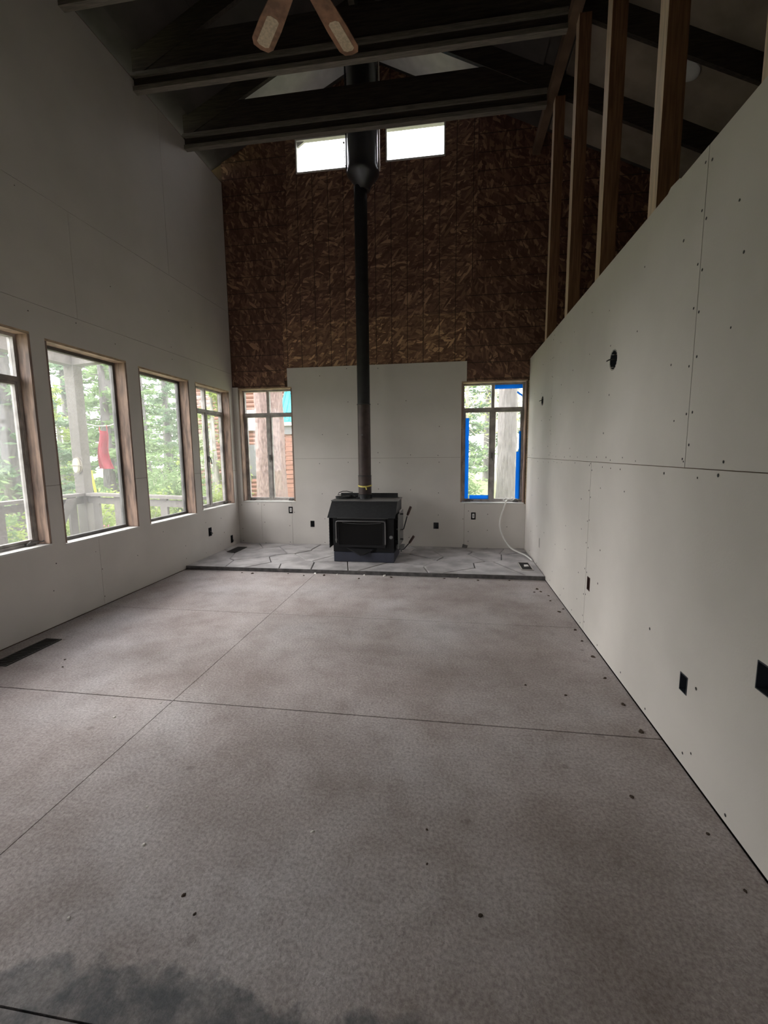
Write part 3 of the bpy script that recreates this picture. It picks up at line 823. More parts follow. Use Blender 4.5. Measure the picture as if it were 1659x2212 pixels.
# things on top of the stove
bx = thing('black_adapter', (1.70, -.50, .75), 'flat black power adapter lying inside the cord coil on the stove', 'adapter')
MB().box(1.655, 1.765, -.56, -.44, .7495, .782).build('case', M['black'], bx, bevel=.006)
MB().box(1.66, 1.76, -.5615, -.558, .758, .772).build('face_strip', M['stove_grey'], bx)
coil = []
for k in range(64):
    a = k*2*math.pi/20
    rr = .125+.012*math.sin(k*1.7)
    coil.append((1.715+rr*1.05*math.cos(a), -.515+rr*.62*math.sin(a), .757+.0012*(k//20)*6+.003*math.sin(k*.9)))
coil += [(1.60, -.50, .79), (1.615, -.50, .815), (1.66, -.5, .835), (1.72, -.5, .837), (1.785, -.5, .822), (1.80, -.5, .80), (1.83, -.52, .77), (1.86, -.55, .757)]
cd = thing('power_cord', (1.715, -.515, .75), 'coiled black power cord on the left end of the stove top', 'cord')
MB().tube(coil, .0045, 6).build('cord', M['black'], cd, smooth=True)
MB().box(1.86, 1.895, -.57, -.545, .7495, .768).build('plug', M['black'], cd, bevel=.004)

# ------------------------------------------------------------------ outlet boxes
def shell(fn, u0, u1, v0, v1, depth, m, name, label, cat='outlet box', rim=0.004):
    root = thing(name, fn((u0+u1)/2, (v0+v1)/2, 0), label, cat)
    mb = MB()
    ring(mb, fn, u0, u1, v0, v1, rim, -.002, depth)
    slab(mb, fn, u0, u1, v0, v1, depth, depth+.003)
    mb.build('box', M[m], root)
    return root
def wires(root, fn, u, v, n=3):
    for k in range(n):
        MB().tube(rail3(fn, [(u+.004*k, v, .045), (u+.006*k-.004, v+.01, .0), (u+.012*k-.01, v-.012-.006*k, -.03), (u+.016*k-.016, v-.03, -.022)]), .0028, 6).build('wire', M['grille'], root)
b = shell(FL, *LBOX[0], .055, 'box_blue', 'outlet_box', 'left-wall outlet box with wires hanging out'); wires(b, FL, -.79, .34)
b = shell(FL, *LBOX[1], .055, 'box_blue', 'outlet_box', 'low outlet box on the left wall beside the back corner'); wires(b, FL, -.245, .14, 1)
def device(fn, h, label):
    b = shell(fn, *h, .05, 'black', 'outlet_box', label, rim=.006)
    du, dv = (h[1]-h[0])*.26, (h[3]-h[2])*.2
    slab(MB(), fn, h[0]+du, h[1]-du, h[2]+dv, h[3]-dv, -.001, .02).build('receptacle', M['white'], b, bevel=.003)
    slab(MB(), fn, (h[0]+h[1])/2-.003, (h[0]+h[1])/2+.003, h[2]+dv*2, h[3]-dv*2, -.002, .0).build('slot', M['grille'], b)
device(FB, BBOX[0], 'white outlet in a black box under the left back window')
device(FB, BBOX[3], 'white outlet in a black box under the taped window')
b = shell(FB, *BBOX[1], .05, 'box_blue', 'outlet_box', 'empty dark outlet box left of the stove'); wires(b, FB, 1.095, .325, 1)
b = shell(FB, *BBOX[2], .05, 'box_blue', 'outlet_box', 'empty dark outlet box right of the stove'); wires(b, FB, 2.82, .325, 1)
b = shell(FR, *RBOX[0], .05, 'grip', 'outlet_box', 'reddish outlet box beside the lower drywall seam of the right wall')
b = shell(FR, *RBOX[1], .05, 'box_blue', 'outlet_box', 'small black outlet box low on the right wall near the camera')
b = shell(FR, *RBOX[2], .055, 'box_blue', 'outlet_box', 'wide black double outlet box cut by the right photo edge')
b = shell(FR, *RBOX[3], .05, 'register_tan', 'outlet_box', 'pale grey outlet slot low on the right wall beside the hearth', rim=.012)
for (y, z, r), lab in zip(RROUND, ('larger round dark junction box on the right wall', 'smaller round dark junction box on the right wall near the window')):
    root = thing('junction_box', (W, y, z), lab, 'junction box')
    MB().lathe([(r, -.002), (r, .045), (r*.86, .045), (r*.86, .0), (r*.86, -.002)], (W, y, z), 24, (1, 0, 0), cap=False).build('rim', M['box_blue'], root)
    MB().lathe([(r, .040), (r, .046)], (W, y, z), 24, (1, 0, 0)).build('back', M['box_blue'], root)
    MB().tube([(W+.04, y, z), (W+.0, y+.004, z+.006), (W-.02, y+.022, z+.004), (W-.024, y+.045, z+.002)], .004, 6).build('wire_stub', M['grille'], root)

# ------------------------------------------------------------------ floor registers
def register(x0, x1, y0, y1, z, label, frame, long_y=True, slats=14, lift=.006):
    root = thing('floor_register', ((x0+x1)/2, (y0+y1)/2, z), label, 'floor vent')
    FZ = lambda u, v, w_: (u, v, z+w_)
    ring(MB(), FZ, x0, x1, y0, y1, .012, 0.0, lift).build('frame', M[frame], root)
    MB().box(x0+.01, x1-.01, y0+.01, y1-.01, z+.0003, z+.001).build('pan', M['black'], root)
    n = slats
    for k in range(n):
        yy = y0+.014+(y1-y0-.028)*(k+.5)/n
        MB().box(x0+.012, x1-.012, yy-.004, yy+.004, z+.001, z+lift-.001).build('slat', M['grille'], root)
    return root
register(.135, .262, -3.70, -3.29, 0.0, 'long black floor vent beside the left wall', 'grille', slats=18)
register(.125, .262, -.635, -.33, HZ+.004, 'dark floor vent let into the left end of the hearth', 'grille', slats=12)
rg = register(3.775, 3.905, -1.135, -.80, HZ+.004, 'pale-framed floor vent in the right end of the hearth', 'register_tan', slats=12)
MB().prism([(3.82, -1.02, HZ+.011), (3.875, -1.0, HZ+.011), (3.87, -.93, HZ+.011), (3.83, -.935, HZ+.011)], (0, 0, .004)).build('white_lever', M['white'], rg)

# ------------------------------------------------------------------ blue tape on the right back window
def tape(u0, u1, v0, v1, label, skew=0.0, w_=.118):
    o = MB().prism([(u0, w_, v0), (u1, w_, v0+skew), (u1, w_, v1+skew), (u0, w_, v1)], (0, .0016, 0)).build('blue_tape', M['tape'], None, loc=((u0+u1)/2, w_, v0))
    tag(o, label, 'tape', 'blue painter\'s tape on the window')
TW = .104
tape(3.567, 3.916, 2.118, 2.185, 'blue tape strip across the top of the upper right pane', w_=TW+.016)
tape(3.198, 3.245, .69, 1.755, 'long vertical blue tape strip on the left pane of the taped window', w_=TW-.001)
tape(3.262, 3.512, .684, .738, 'short horizontal blue tape strip at the bottom of the left pane', w_=TW-.001)
tape(3.884, 3.912, 1.31, 1.575, 'narrow upper blue tape strip on the right pane edge', w_=TW-.001)
tape(3.856, 3.914, .69, 1.31, 'wide lower blue tape strip on the right pane edge', w_=TW-.003)
o = MB().prism([(3.846, TW+.018, 2.065), (3.853, TW+.018, 2.085), (3.916, TW+.018, 2.04), (3.916, TW+.018, 2.012)], (0, .0016, 0)).build('blue_tape', M['tape'], None, loc=(3.88, TW+.018, 2.02))
tag(o, 'torn diagonal scrap of blue tape in the upper right pane', 'tape', 'blue painter\'s tape on the window')

# ------------------------------------------------------------------ white cable from the sill to the floor
cab = thing('white_cable', (3.72, -.03, HZ), 'white cable hanging from the taped window sill down to the hearth', 'cable')
cpts = [(3.74, .06, .668), (3.735, .02, .675), (3.725, -.012, .66), (3.71, -.02, .60), (3.68, -.03, .52), (3.655, -.04, .42), (3.655, -.05, .33), (3.69, -.06, .22), (3.75, -.10, .12), (3.80, -.16, .07), (3.86, -.28, .055), (3.915, -.42, .052), (3.945, -.60, .052), (3.955, -.72, .055)]
# smooth it
def smooth(p, n=4):
    out = []
    p = [Vector(q) for q in p]
    for i in range(len(p)-1):
        a, b, c, d = p[max(i-1, 0)], p[i], p[i+1], p[min(i+2, len(p)-1)]
        for k in range(n):
            t = k/n
            out.append(0.5*((2*b)+(c-a)*t+(2*a-5*b+4*c-d)*t*t+(3*b-a-3*c+d)*t**3))
    return out+[p[-1]]
MB().tube(smooth(cpts), .010, 8).build('cable', M['cable'], cab, smooth=True)
MB().tube(smooth([(3.74, .06, .67), (3.77, .04, .69), (3.81, .03, .678), (3.85, .03, .70), (3.89, .03, .685)]), .0045, 6).build('cable_end', M['cable'], cab, smooth=True)
MB().tube(smooth([(3.72, .05, .668), (3.70, .04, .685), (3.73, .03, .70), (3.765, .03, .69)]), .0045, 6).build('cable_end', M['cable'], cab, smooth=True)
sp_ = MB().prism([(3.17, -.03, HZ), (3.235, -.045, HZ), (3.245, -.03, HZ+.03), (3.18, -.02, HZ+.045)], (.0, .012, 0)).build('door_wedge', M['steel_dark'], None, loc=(3.2, -.03, HZ))
tag(sp_, 'small dark scrap on the hearth under the taped window', 'scrap')

# ------------------------------------------------------------------ debris on the floor
def chipmesh(k, r):
    rr = random.Random(k)
    n = 7
    mb = MB()
    low = [(r*(.7+.6*rr.random())*math.cos(2*math.pi*i/n)*1.4, r*(.7+.6*rr.random())*math.sin(2*math.pi*i/n), 0) for i in range(n)]
    top = [(p[0]*.6, p[1]*.6, r*(.4+.4*rr.random())) for p in low]
    mb.add(low+top, [tuple(range(n))[::-1], tuple(range(n, 2*n))]+[(i, (i+1) % n, n+(i+1) % n, n+i) for i in range(n)])
    return mb
def place(pts, m, label, group, r, name):
    for k, p in enumerate(pts):
        mb = chipmesh(k+len(label), r*rng.uniform(.7, 1.35))
        a = rng.uniform(0, 6.28)
        o = mb.build(name, M[m])
        o.location = (p[0], p[1], p[2] if len(p) > 2 else 0.0); o.rotation_euler = (0, 0, a)
        tag(o, label, 'debris', group)
place([(3.841, -1.664), (3.894, -1.997), (3.908, -1.853), (3.955, -2.2), (3.906, -2.274), (3.934, -2.649), (3.926, -2.847), (3.924, -3.09), (3.911, -3.366), (3.912, -3.641), (3.909, -3.872), (3.80, -1.76), (3.86, -1.74)],
      'chip', 'small dark crumb on the floor along the right wall', 'crumbs along the right wall', .010, 'debris_crumb')
place([(3.443, -3.506), (3.641, -3.587), (3.897, -4.645), (2.945, -4.557), (2.953, -4.688), (3.112, -4.828), (3.709, -4.302), (3.901, -4.442), (.624, -3.658), (.552, -3.566), (2.237, -4.892), (2.30, -4.939)],
      'chip', 'small dark speck lying on the open floor', 'specks on the open floor', .0055, 'debris_speck')
place([(.85, -1.441), (1.665, -1.423), (2.066, -1.503), (3.617, -1.392), (2.958, -1.40), (1.25, -1.40), (1.45, -1.46), (3.3, -1.43), (.72, -1.42), (2.4, -1.42)],
      'chip', 'small dark crumb on the floor just below the hearth edge', 'crumbs below the hearth edge', .012, 'debris_crumb')
place([(1.55, -1.368), (1.80, -1.372), (2.10, -1.366), (2.32, -1.372), (3.10, -1.37)],
      'chip_pale', 'pale plaster crumb against the hearth edge', 'pale crumbs below the hearth edge', .014, 'plaster_crumb')
place([(1.2, -3.7), (1.5, -3.95), (1.7, -3.85), (1.1, -3.4), (1.35, -4.1), (1.9, -4.6), (2.55, -4.62), (1.95, -5.0), (2.0, -4.75), (1.62, -3.75), (1.75, -4.05), (1.0, -4.05)],
      'chip_pale', 'tiny white plaster speck on the open floor', 'white specks on the open floor', .005, 'plaster_crumb')

# ------------------------------------------------------------------ ceiling fan and light beyond the studs
HX, HY, HZF = 2.14, -3.20, 4.03
fan = thing('ceiling_fan', (HX, HY, 5.7), 'ceiling fan with wooden cane-inset blades hanging below the ridge', 'ceiling fan')
MB().tube([(HX, HY, 4.15), (HX, HY, 5.85)], .014, 10).build('down_rod', M['brass'], fan)
MB().lathe([(.05, 3.95), (.10, 3.98), (.115, 4.04), (.10, 4.12), (.04, 4.16)], (HX, HY, 0), 28).build('motor', M['brass'], fan, smooth=True)
for k in range(6):
    a = math.radians(131.5-k*57 if k < 2 else 74.5-57-(k-2)*61.5)
    d = Vector((math.cos(a), math.sin(a), 0)); q = Vector((-d.y, d.x, 0))
    tilt = 0.10
    def P(r, s, h=0.0): return Vector((HX, HY, HZF)) + d*r + q*s + Z*(s*tilt+h)
    outl = [(.17, -.055), (.45, -.072), (.60, -.072), (.64, -.05), (.65, 0), (.64, .05), (.60, .072), (.45, .072), (.17, .055)]
    bl = MB().prism([P(r, s) for r, s in outl], (0, 0, .008)).build('blade', M['fan_wood'], fan)
    inn = [(.40, -.038), (.60, -.04), (.615, -.02), (.615, .02), (.60, .04), (.40, .038), (.385, .02), (.385, -.02)]
    MB().prism([P(r, s, -.002) for r, s in inn], (0, 0, .002)).build('cane_inset', M['fan_cane'], bl)
    MB().prism([P(.09, -.02, .008), P(.24, -.03, .008), P(.24, .03, .008), P(.09, .02, .008)], (0, 0, .006)).build('blade_arm', M['brass'], bl)
nrm = Vector((-SL, 0, -1)).normalized()
lx = 5.0
dl = thing('round_ceiling_light', (lx, -1.31, deck_z(lx)-.05), 'white round ceiling light on the dark slope behind the studs', 'ceiling light')
MB().lathe([(.10, -.03), (.10, .0), (.085, .014), (.05, .02)], (lx, -1.31, deck_z(lx)-.05), 24, nrm).build('shade', M['white'], dl, smooth=True)

# ------------------------------------------------------------------ outside: ground, deck, railing
GZ = -0.45
ground = MB()
r4 = random.Random(5)
nx, ny = 36, 36
gv = []
for i in range(nx+1):
    for j in range(ny+1):
        x, y = -45+i*90/nx, -40+j*90/ny
        near = max(0, 1-max(abs(x-2)/7, abs(y+4)/7))
        gv.append((x, y, GZ-.05+(0.25*mnoise.noise(Vector((x*.2, y*.2, 0))) if near == 0 else 0)))
ground.add(gv, [(i*(ny+1)+j, (i+1)*(ny+1)+j, (i+1)*(ny+1)+j+1, i*(ny+1)+j+1) for i in range(nx) for j in range(ny)])
tag(ground.build('ground', M['ground']), 'forest floor outside the windows', None, kind='structure')

deck = thing('porch_deck', (-1.4, -3, -.15), 'grey timber porch deck outside the left windows', 'deck')
for k in range(17):
    x = -2.62+k*.145
    MB().box(x+.003, x+.142, -7.5, .35-max(0, (x+2.6)*.22), -.19, -.15).build('deck_board', M['deck_wood'], deck)
MB().box(-2.6, -.2, -7.4, -7.3, GZ-.1, -.19).box(-2.6, -.2, -.5, -.4, GZ-.1, -.19).box(-2.6, -2.5, -7.4, -.4, GZ-.1, -.19).build('deck_frame', M['deck_wood'], deck)

A, B_, C_ = Vector((-2.5, -7.0, 0)), Vector((-2.5, .06, 0)), Vector((-.25, -.50, 0))
rl = thing('porch_railing', (-2.5, 0, -.15), 'weathered grey porch railing seen through the left windows', 'railing')
def along(p, q, s, wd, z0, z1, name, parent, m='deck_wood', ext=0.0):
    d = (q-p).normalized(); n = Vector((-d.y, d.x, 0))*wd/2
    a, b_ = p-d*ext, q+d*ext
    poly = [a-n, b_-n, b_+n, a+n]
    return MB().prism([(v.x, v.y, z0) for v in poly], (0, 0, z1-z0)).build(name, M[m], parent)
for p, q in ((A, B_), (B_, C_)):
    along(p, q, 0, .14, .715, .755, 'top_rail', rl, ext=.03)
    along(p, q, 0, .04, .60, .69, 'upper_board', rl)
    along(p, q, 0, .04, -.08, -.0, 'lower_rail', rl)
    L_ = (q-p).length; d = (q-p).normalized()
    n = int(L_/.55)
    for k in range(n+1):
        c0 = p+d*(k+.5)*L_/(n+1)
        along(c0-d*.065, c0+d*.065, 0, .035, -.12, .715, 'baluster', rl)
pg = thing('porch_post', (-2.52, .06, -.15), 'tall square porch post carrying a beam at the deck corner', 'post')
MB().box(-2.60, -2.44, -.02, .14, -.15, 2.62).build('post', M['deck_wood'], pg, bevel=.01)
MB().box(-2.60, -2.44, -7.2, .20, 2.62, 2.80).build('beam', M['deck_wood'], pg)
along(B_+Vector((0, 0, 0)), C_, 0, .14, 2.62, 2.80, 'beam', pg, ext=.05)
MB().prism([(-2.52, .06, 2.80), (-.25, -.50, 2.80), (-.2, .9, 2.80), (-2.4, 1.0, 2.80)], (0, 0, .06)).build('soffit', M['fascia'], pg)
MB().prism([(-2.44, -.75, .1), (-2.44, -.60, .1), (-2.44, -.22, .70), (-2.44, -.36, .70)], (.03, 0, 0)).build('leaning_board', M['deck_wood'], pg)

ln = thing('wall_lantern', (-2.44, -.02, 1.17), 'bronze bulkhead lantern on the porch post', 'lantern')
prof = [(.055, -.10), (.055, .10)]
def oval(mb, y0, y1, a, b_, cx, cz, n=20):
    mb.prism([(cx+a*math.cos(2*math.pi*k/n), y0, cz+b_*math.sin(2*math.pi*k/n)*1.0) for k in range(n)], (0, y1-y0, 0)); return mb
oval(MB(), -.04, -.02, .062, .125, -2.50, 1.17).build('base', M['lantern'], ln)
oval(MB(), -.09, -.04, .045, .105, -2.50, 1.17).build('globe', M['lantern_glass'], ln)
MB().box(-2.56, -2.44, -.095, -.035, 1.16, 1.178).build('guard_band', M['lantern'], ln)

bk = thing('pink_bucket', (-3.765, 1.75, -.50), 'pink and white bucket standing beyond the porch rail', 'bucket')
MB().lathe([(.09, 0), (.115, .38)], (-3.765, 1.75, -.50), 20).build('pail', M['white'], bk, smooth=True)
MB().lathe([(.117, .37), (.124, .38), (.124, .455), (.118, .46)], (-3.765, 1.75, -.50), 20).build('rim', M['pink'], bk, smooth=True)
br_ = thing('yellow_broom', (-3.74, 1.75, -.05), 'yellow-handled broom leaning in the pink bucket beyond the porch rail', 'broom')
MB().tube([(-3.735, 1.75, -.05), (-3.895, 1.75, 1.03)], .020, 8).build('handle', M['yellow'], br_)
MB().box(-3.79, -3.68, 1.70, 1.80, -.16, -.03).build('brush_head', M['yellow'], br_)

cr = thing('white_crate', (-2.05, 1.2, GZ), 'small white slatted crate on the ground beyond the porch rail', 'crate')
for k in range(4): MB().box(-2.35, -1.95, 1.5, 1.75, GZ+.02+k*.09, GZ+.085+k*.09).build('slat', M['fascia'], cr)
for (x, y) in ((-2.34, 1.51), (-1.96, 1.51), (-2.34, 1.74), (-1.96, 1.74)): MB().box(x-.012, x+.012, y-.012, y+.012, GZ, GZ+.38).build('corner_post', M['fascia'], cr)

rt = thing('red_tarp', (-5.68, 4.25, .85), 'red tarp hanging from a line among the green branches', 'tarp')
tv, tf = [], []
for i in range(13):
    for j in range(9):
        u, v = i/12, j/8
        tv.append((-5.87+(.40-.10*v)*u-.06*math.sin(v*5), 4.25+.06*math.sin(u*9+v*2), .98+1.1*v-.15*math.sin(u*math.pi)*v))
for i in range(12):
    for j in range(8): tf.append((i*9+j, (i+1)*9+j, (i+1)*9+j+1, i*9+j+1))
tm = MB().add(tv, tf).build('sheet', M['red'], rt)
sm_ = tm.modifiers.new('thickness', 'SOLIDIFY'); sm_.thickness = .01
MB().tube([(-6.9, 4.4, 2.25), (-5.85, 4.25, 2.06), (-5.5, 4.25, 2.06), (-4.6, 4.1, 2.25)], .01, 5).build('line', M['cable'], rt)

# ------------------------------------------------------------------ neighbouring house
hs = thing('log_house', (-2.6, 9.2, GZ), 'reddish log-sided neighbouring house with a turquoise metal roof', 'house')
MB().box(-6.2, 1.2, 9.12, 13, GZ, 4.4).build('wall', M['house_grey'], hs)
for k in range(32):
    z = GZ+.075+k*.148
    if 6 <= k <= 13:
        segs = ((-6.2, -4.5), (-2.75, 1.2))
    elif 18 <= k <= 21: segs = ((-6.2, -4.6), (-3.55, 1.2))
    else: segs = ((-6.2, 1.2),)
    for (a, b_) in segs:
        MB().tube([(a, 9.12, z), (b_, 9.12, z)], .078, 8).build('log', M['log'], hs, smooth=True)
wn_ = MB().box(-4.5, -3.72, 9.02, 9.10, 2.20, 2.85).build('window', M['fascia'], hs)
MB().box(-4.44, -3.78, 9.00, 9.03, 2.26, 2.79).build('pane', M['white'], wn_)
MB().box(-4.55, -3.68, 8.96, 9.10, 2.14, 2.20).build('window_sill', M['fascia'], hs)
MB().box(-4.5, -2.8, 9.04, 9.10, .55, 1.65).build('panel', M['house_grey'], hs)
rf = MB().prism([(-2.55, 8.0, 2.32), (-2.55, 9.1, 3.9), (-2.55, 9.1, 3.96), (-2.55, 8.0, 2.38)], (4.2, 0, 0)).build('porch_roof', M['teal'], hs)
for k in range(11):
    x = -2.5+k*.16
    MB().prism([(x, 8.0, 2.38), (x, 9.1, 3.96), (x, 9.1, 3.99), (x, 8.0, 2.41)], (.025, 0, 0)).build('seam', M['teal_seam'], rf)
MB().box(-2.58, 1.65, 7.96, 8.0, 2.22, 2.33).build('fascia', M['fascia'], hs)
MB().box(-2.50, 1.4, 8.04, 8.06, 1.95, 2.22).build('porch_beam', M['house_grey'], hs)
for k in range(16):
    z = GZ+.06+k*.15
    MB().box(-2.35, 1.2, 8.10, 8.16, z, z+.125).build('porch_board', M['log'], hs)
MB().prism([(-6.4, 8.6, 4.3), (-6.4, 11, 6.4), (-6.4, 11, 6.5), (-6.4, 8.6, 4.4)], (7.9, 0, 0)).build('main_roof', M['house_grey'], hs)

# ------------------------------------------------------------------ trees
def trunk_mesh(h, r0, r1, seg, rings, rough, seed, lean=(0, 0)):
    mb = MB(); vs, fs = [], []
    for i in range(rings+1):
        t = i/rings; z = h*t
        r = r0*(1-t)+r1*t + r0*.35*math.exp(-z*2.2)
        for k in range(seg):
            a = 2*math.pi*k/seg
            p = Vector((math.cos(a)*r, math.sin(a)*r, z))
            nz = mnoise.noise(Vector((math.cos(a)*r*9+seed, math.sin(a)*r*9, z*2.2)))+.6*mnoise.noise(Vector((math.cos(a)*r*22+seed, math.sin(a)*r*22, z*7)))
            rr = r+rough*nz
            vs.append((math.cos(a)*rr+lean[0]*t, math.sin(a)*rr+lean[1]*t, z))
    for i in range(rings):
        for k in range(seg): fs.append((i*seg+k, i*seg+(k+1) % seg, (i+1)*seg+(k+1) % seg, (i+1)*seg+k))
    return mb.add(vs, fs)
def big_tree(x, y, h, r0, r1, m, label, seed):
    o = thing('tree_trunk', (x, y, GZ), label, 'tree')
    b_ = trunk_mesh(h, r0, r1, 64, 150, .018, seed)
    b_.v = [v+Vector((x, y, GZ-.05)) for v in b_.v]
    b_.build('trunk', M[m], o, smooth=True)
    r = random.Random(seed)
    for k in range(7):
        z = GZ+h*(.55+.06*k); a = r.uniform(0, 6.28)
        MB().tube([(x, y, z), (x+math.cos(a)*.6, y+math.sin(a)*.6, z+.1), (x+math.cos(a)*1.5, y+math.sin(a)*1.5, z+.25)], [.05, .035, .012], 7).build('branch', M[m], o)
    return o
big_tree(-1.24, 4.2, 9.0, .345, .30, 'bark', 'massive reddish-brown tree trunk close outside the left back window', 4)
big_tree(4.36, 5.4, 9.5, .23, .19, 'bark_grey', 'thick grey tree trunk outside the taped window', 9)

def foliage(mb, centre_fn, n, size, seed, spread):
    r = random.Random(seed)
    for k in range(n):
        c, d = centre_fn(r)
        c = c+Vector((r.gauss(0, spread), r.gauss(0, spread), r.gauss(0, spread*.7)))
        u = Vector((r.uniform(-1, 1), r.uniform(-1, 1), r.uniform(-.5, .5))).normalized()
        q = u.cross(Vector((r.uniform(-1, 1), r.uniform(-1, 1), r.uniform(-1, 1)))).normalized()
        s = size*r.uniform(.6, 1.5)
        mb.add([c-u*s, c-q*s*.32, c+u*s, c+q*s*.32], [(0, 1, 2, 3)])
    return mb
def conifer(name, h, rad, lm, bm_, seed, n=3600, size=.085, bare=.06):
    o = thing(name, (0, 0, 0), 'conifer', 'tree')
    r = random.Random(seed)
    MB().tube([(0, 0, 0), (0.05, 0, h*.5), (0, .05, h*.98)], [.10+.012*h, .06+.006*h, .015], 9).build('trunk', M[bm_], o, smooth=True)
    brs = []
    bmesh_ = MB()
    nb = int(h*9)
    for k in range(nb):
        t = bare+(1-bare)*((k+r.random())/nb)
        z = h*t; L_ = rad*(1-t)**.75*r.uniform(.7, 1.1)+.12
        a = r.uniform(0, 6.28); d = Vector((math.cos(a), math.sin(a), 0))
        p0 = Vector((0, 0, z)); p1 = p0+d*L_*.55+Z*(-.05*L_); p2 = p0+d*L_+Z*(-.16*L_+.1)
        brs.append((p0, p1, p2, L_))
        bmesh_.tube([p0, p1, p2], [.018, .012, .004], 4, cap=False)
    bmesh_.build('branches', M[bm_], o)
    wts = [b_[3] for b_ in brs]
    def cf(rr):
        b_ = rr.choices(brs, wts)[0]
        t = rr.uniform(.15, 1.0)
        p = b_[0].lerp(b_[1], t*2) if t < .5 else b_[1].lerp(b_[2], t*2-1)
        return p+Z*-.02, None
    foliage(MB(), cf, n, size, seed+1, .075).build('foliage', M[lm], o)
    return o
def bush(name, h, rad, lm, seed, n=1800, size=.055):
    o = thing(name, (0, 0, 0), 'bush', 'bush')
    r = random.Random(seed)
    st_ = MB()
    tips = []
    for k in range(14):
        a = r.uniform(0, 6.28); q = rad*r.uniform(.3, 1)
        tip = Vector((math.cos(a)*q, math.sin(a)*q, h*r.uniform(.5, 1)))
        st_.tube([(0, 0, 0), tip*.5+Z*.1, tip], [.015, .01, .004], 5); tips.append(tip)
    st_.build('stems', M['bark_pale'], o)
    foliage(MB(), lambda rr: (rr.choice(tips)*rr.uniform(.35, 1), None), n, size, seed+1, rad*.2).build('foliage', M[lm], o)
    return o
def bare(name, h, seed):
    o = thing(name, (0, 0, 0), 'thin tree', 'tree')
    r = random.Random(seed)
    MB().tube([(0, 0, 0), (.08, .03, h*.5), (.02, .06, h)], [.065, .045, .012], 8).build('trunk', M['bark_pale'], o, smooth=True)
    mb = MB()
    for k in range(34):
        z = h*r.uniform(.12, .98); a = r.uniform(0, 6.28); L_ = r.uniform(.3, .8)
        d = Vector((math.cos(a), math.sin(a), 0))
        p0 = Vector((.06, .03, z)); p1 = p0+d*L_*.5+Z*r.uniform(-.1, .3); p2 = p1+d*L_*.5+Z*r.uniform(-.3, .4)
        mb.tube([p0, p1, p2], [.016, .010, .004], 5)
        for j in range(3):
            s0 = p1.lerp(p2, r.random()); e = s0+Vector((r.uniform(-1, 1), r.uniform(-1, 1), r.uniform(-.4, .8)))*.35
            mb.tube([s0, e], [.006, .002], 4)
    mb.build('branches', M['bark_pale'], o)
    foliage(MB(), lambda rr: (Vector((rr.uniform(-.6, .6), rr.uniform(-.6, .6), h*rr.uniform(.3, 1))), None), 420, .05, seed, .06).build('foliage', M['leaf_c'], o)
    return o
protos = {
    'a': conifer('conifer_tree', 7.2, 1.5, 'leaf_a', 'bark_grey', 11, 5200),
    'b': conifer('conifer_tree', 8.2, 1.35, 'leaf_b', 'bark_grey', 31, 5200),
    'c': conifer('conifer_tree', 5.0, 1.4, 'leaf_c', 'bark_pale', 51, 4200),
    't': bare('slender_tree', 6.5, 71),
    's': bush('green_bush', 1.3, .8, 'leaf_c', 91), 'u': bush('green_bush', 1.9, .9, 'leaf_a', 95, 2600),
}
used = set()
LBL = {'a': ('mid-green bushy conifer in the woods outside the left windows', 'green conifers left of the house'),
       'b': ('tall blue-green conifer in the woods outside the left windows', 'blue-green conifers left of the house'),
       'c': ('yellow-green young conifer in the woods outside the left windows', 'yellow-green conifers left of the house'),
       't': ('slender pale tree with thin bare branches in the woods', 'slender bare trees'),
       's': ('low bright yellow-green bush beyond the porch railing', 'low bright bushes'),
       'u': ('dense mid-green bush beyond the porch railing', 'dense green bushes')}
def plant(k, x, y, rz=None, sc_=1.0, label=None):
    rz = rng.uniform(0, 6.28) if rz is None else rz
    p = protos[k]
    lab, grp = LBL[k]
    if k not in used:
        used.add(k); o = p
        o.location = (x, y, GZ-.05); o.rotation_euler = (0, 0, rz); o.scale = (sc_,)*3
    else:
        o = copy_tree(p, (x, y, GZ-.05), rz, sc_)
    o['label'] = label or lab
    if label:
        if 'group' in o: del o['group']
    else: o['group'] = grp
    return o
def spread(items, rad, fixed, lim):
    # ease the plants apart so that no two crowns grow through each other
    P = [[x, y, rad[k]*sc_] for (k, x, y, sc_) in items]
    for it in range(500):
        for i in range(len(P)):
            for q in P[:i]+P[i+1:]+fixed:
                dx, dy = P[i][0]-q[0], P[i][1]-q[1]
                d = math.hypot(dx, dy) or 1e-3
                o = P[i][2]+q[2]+.05-d
                if o > 0: P[i][0] += dx/d*o*.5; P[i][1] += dy/d*o*.5
            lim(P[i])
    return [(k, p[0], p[1], sc_) for (k, x, y, sc_), p in zip(items, P)]
FIXED = [[-5.68, 4.3, .45], [-1.24, 4.2, .6], [-3.76, 1.75, .3], [-2.15, 1.6, .4]]
def lim_left(p):
    if p[0] > -6.5-p[2] and p[1] > 8.4-p[2]:
        if p[0] > -6.5: p[1] = 8.4-p[2]
        else: p[0] = -6.5-p[2]
    p[0] = min(p[0], -2.9-p[2])
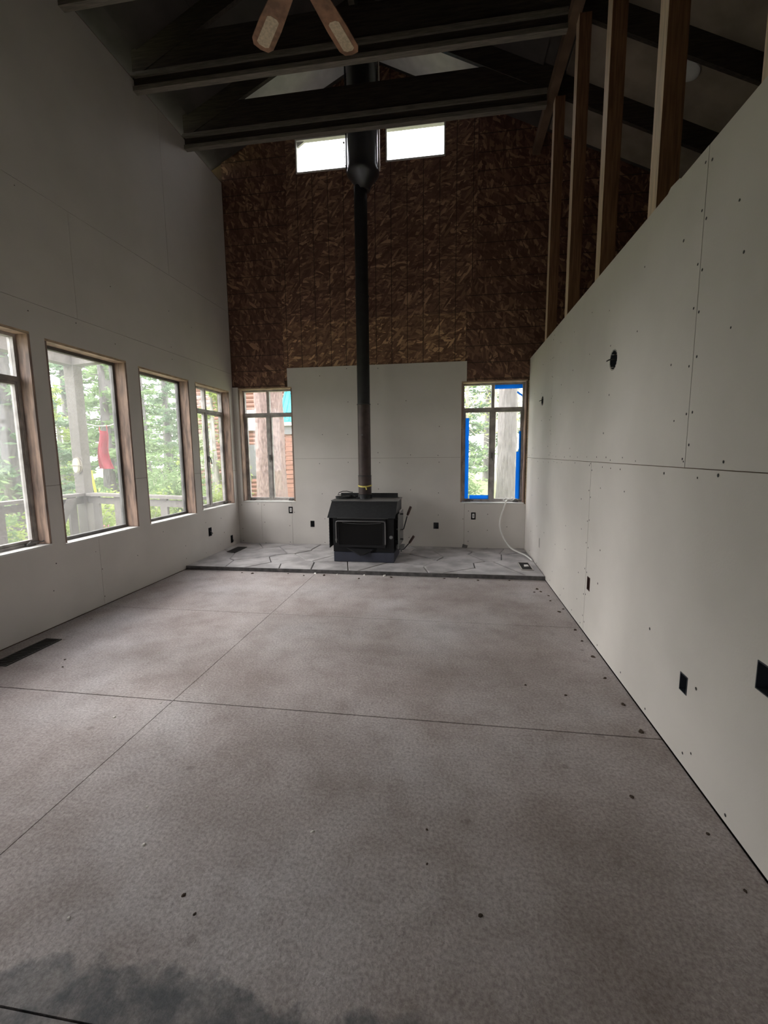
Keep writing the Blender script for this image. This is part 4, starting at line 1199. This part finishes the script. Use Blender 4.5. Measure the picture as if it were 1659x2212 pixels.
forest = [i for i in (('a', -5.3, 1.7, 1.0), ('c', -6.9, 3.3, 1.0), ('b', -5.2, 5.2, 1.0), ('a', -7.0, 1.2, 1.1), ('b', -7.4, 3.0, 1.0), ('c', -7.2, 4.7, 1.15), ('a', -6.6, 6.6, 1.0),
                      ('b', -8.8, 2.0, 1.0), ('a', -9.2, 4.2, 1.1), ('c', -9.0, 6.2, 1.2), ('b', -7.9, 8.0, 1.05), ('a', -6.0, 8.6, 1.0), ('a', -10.8, 3.0, 1.1), ('b', -11.2, 5.4, 1.15),
                      ('a', -11.0, 8.0, 1.2), ('b', -9.6, 9.6, 1.1), ('a', -7.8, 10.6, 1.1), ('b', -12.8, 7.0, 1.2), ('a', -12.5, 10.0, 1.2), ('b', -10.6, 12.0, 1.2), ('a', -8.6, 13.5, 1.2), ('b', -13.4, 4.2, 1.2),
                      ('b', -15.5, 13.5, 1.9), ('a', -13.0, 16.5, 1.9), ('b', -10.0, 17.5, 1.9), ('a', -17.5, 9.5, 1.8), ('b', -16.5, 5.5, 1.7), ('a', -6.5, 18.0, 1.8),
                      ('c', -4.6, 6.8, .9), ('a', -8.2, -.2, 1.05), ('b', -10.0, .6, 1.1), ('c', -6.6, -.6, .9)) ]
bushes = [('s', -3.9, .95, .8), ('u', -4.7, .3, .9), ('s', -3.6, 2.6, .9), ('u', -4.6, 2.7, .8), ('s', -3.2, 3.8, .9), ('u', -3.8, 4.9, 1.0), ('s', -5.4, -.6, 1.0), ('s', -2.7, 5.4, .8)]
RAD = {'a': 1.62, 'b': 1.47, 'c': 1.5, 's': .62, 'u': .72, 't': .95}
for it_ in spread(forest+bushes, RAD, FIXED, lim_left): plant(it_[0], it_[1], it_[2], None, it_[3])
LBL['t'] = ('slender pale tree with thin bare branches outside the taped window', 'slender bare trees')
LBL['u'] = ('green bush among the trees outside the taped window', 'bushes outside the taped window')
LBL['c'] = ('small yellow-green conifer outside the taped window', 'conifers outside the taped window')
LBL['b'] = ('tall dark conifer far behind the taped window', 'far conifers behind the taped window')
grove = [('t', 3.35, 7.6, 1.1), ('t', 3.9, 9.5, 1.2), ('t', 3.0, 10.4, 1.2), ('t', 4.9, 8.2, 1.1), ('t', 4.3, 12, 1.3), ('t', 5.3, 10.8, 1.2), ('t', 3.5, 13.6, 1.3), ('t', 4.0, 15.5, 1.4), ('t', 5.0, 14.0, 1.4),
         ('u', 3.3, 6.3, 1.0), ('u', 5.4, 6.2, 1.1), ('c', 5.6, 9.2, .9), ('c', 2.6, 14.5, .9), ('u', 3.0, 8.8, .8),
         ('b', 3.2, 19.0, 1.5), ('b', 7.0, 18.0, 1.6), ('b', 5.2, 22.0, 1.7), ('b', 9.0, 13.5, 1.4), ('b', 11.0, 18.0, 1.6), ('b', 1.0, 19.5, 1.6), ('b', 8.2, 9.0, 1.2)]
def lim_right(p):
    if p[0] < 1.7+p[2] and p[1] < 13.4+p[2]: p[0] = 1.7+p[2]
    p[1] = max(p[1], 1.2+p[2])
for it_ in spread(grove, RAD, [[4.36, 5.4, .45]], lim_right): plant(it_[0], it_[1], it_[2], None, it_[3])
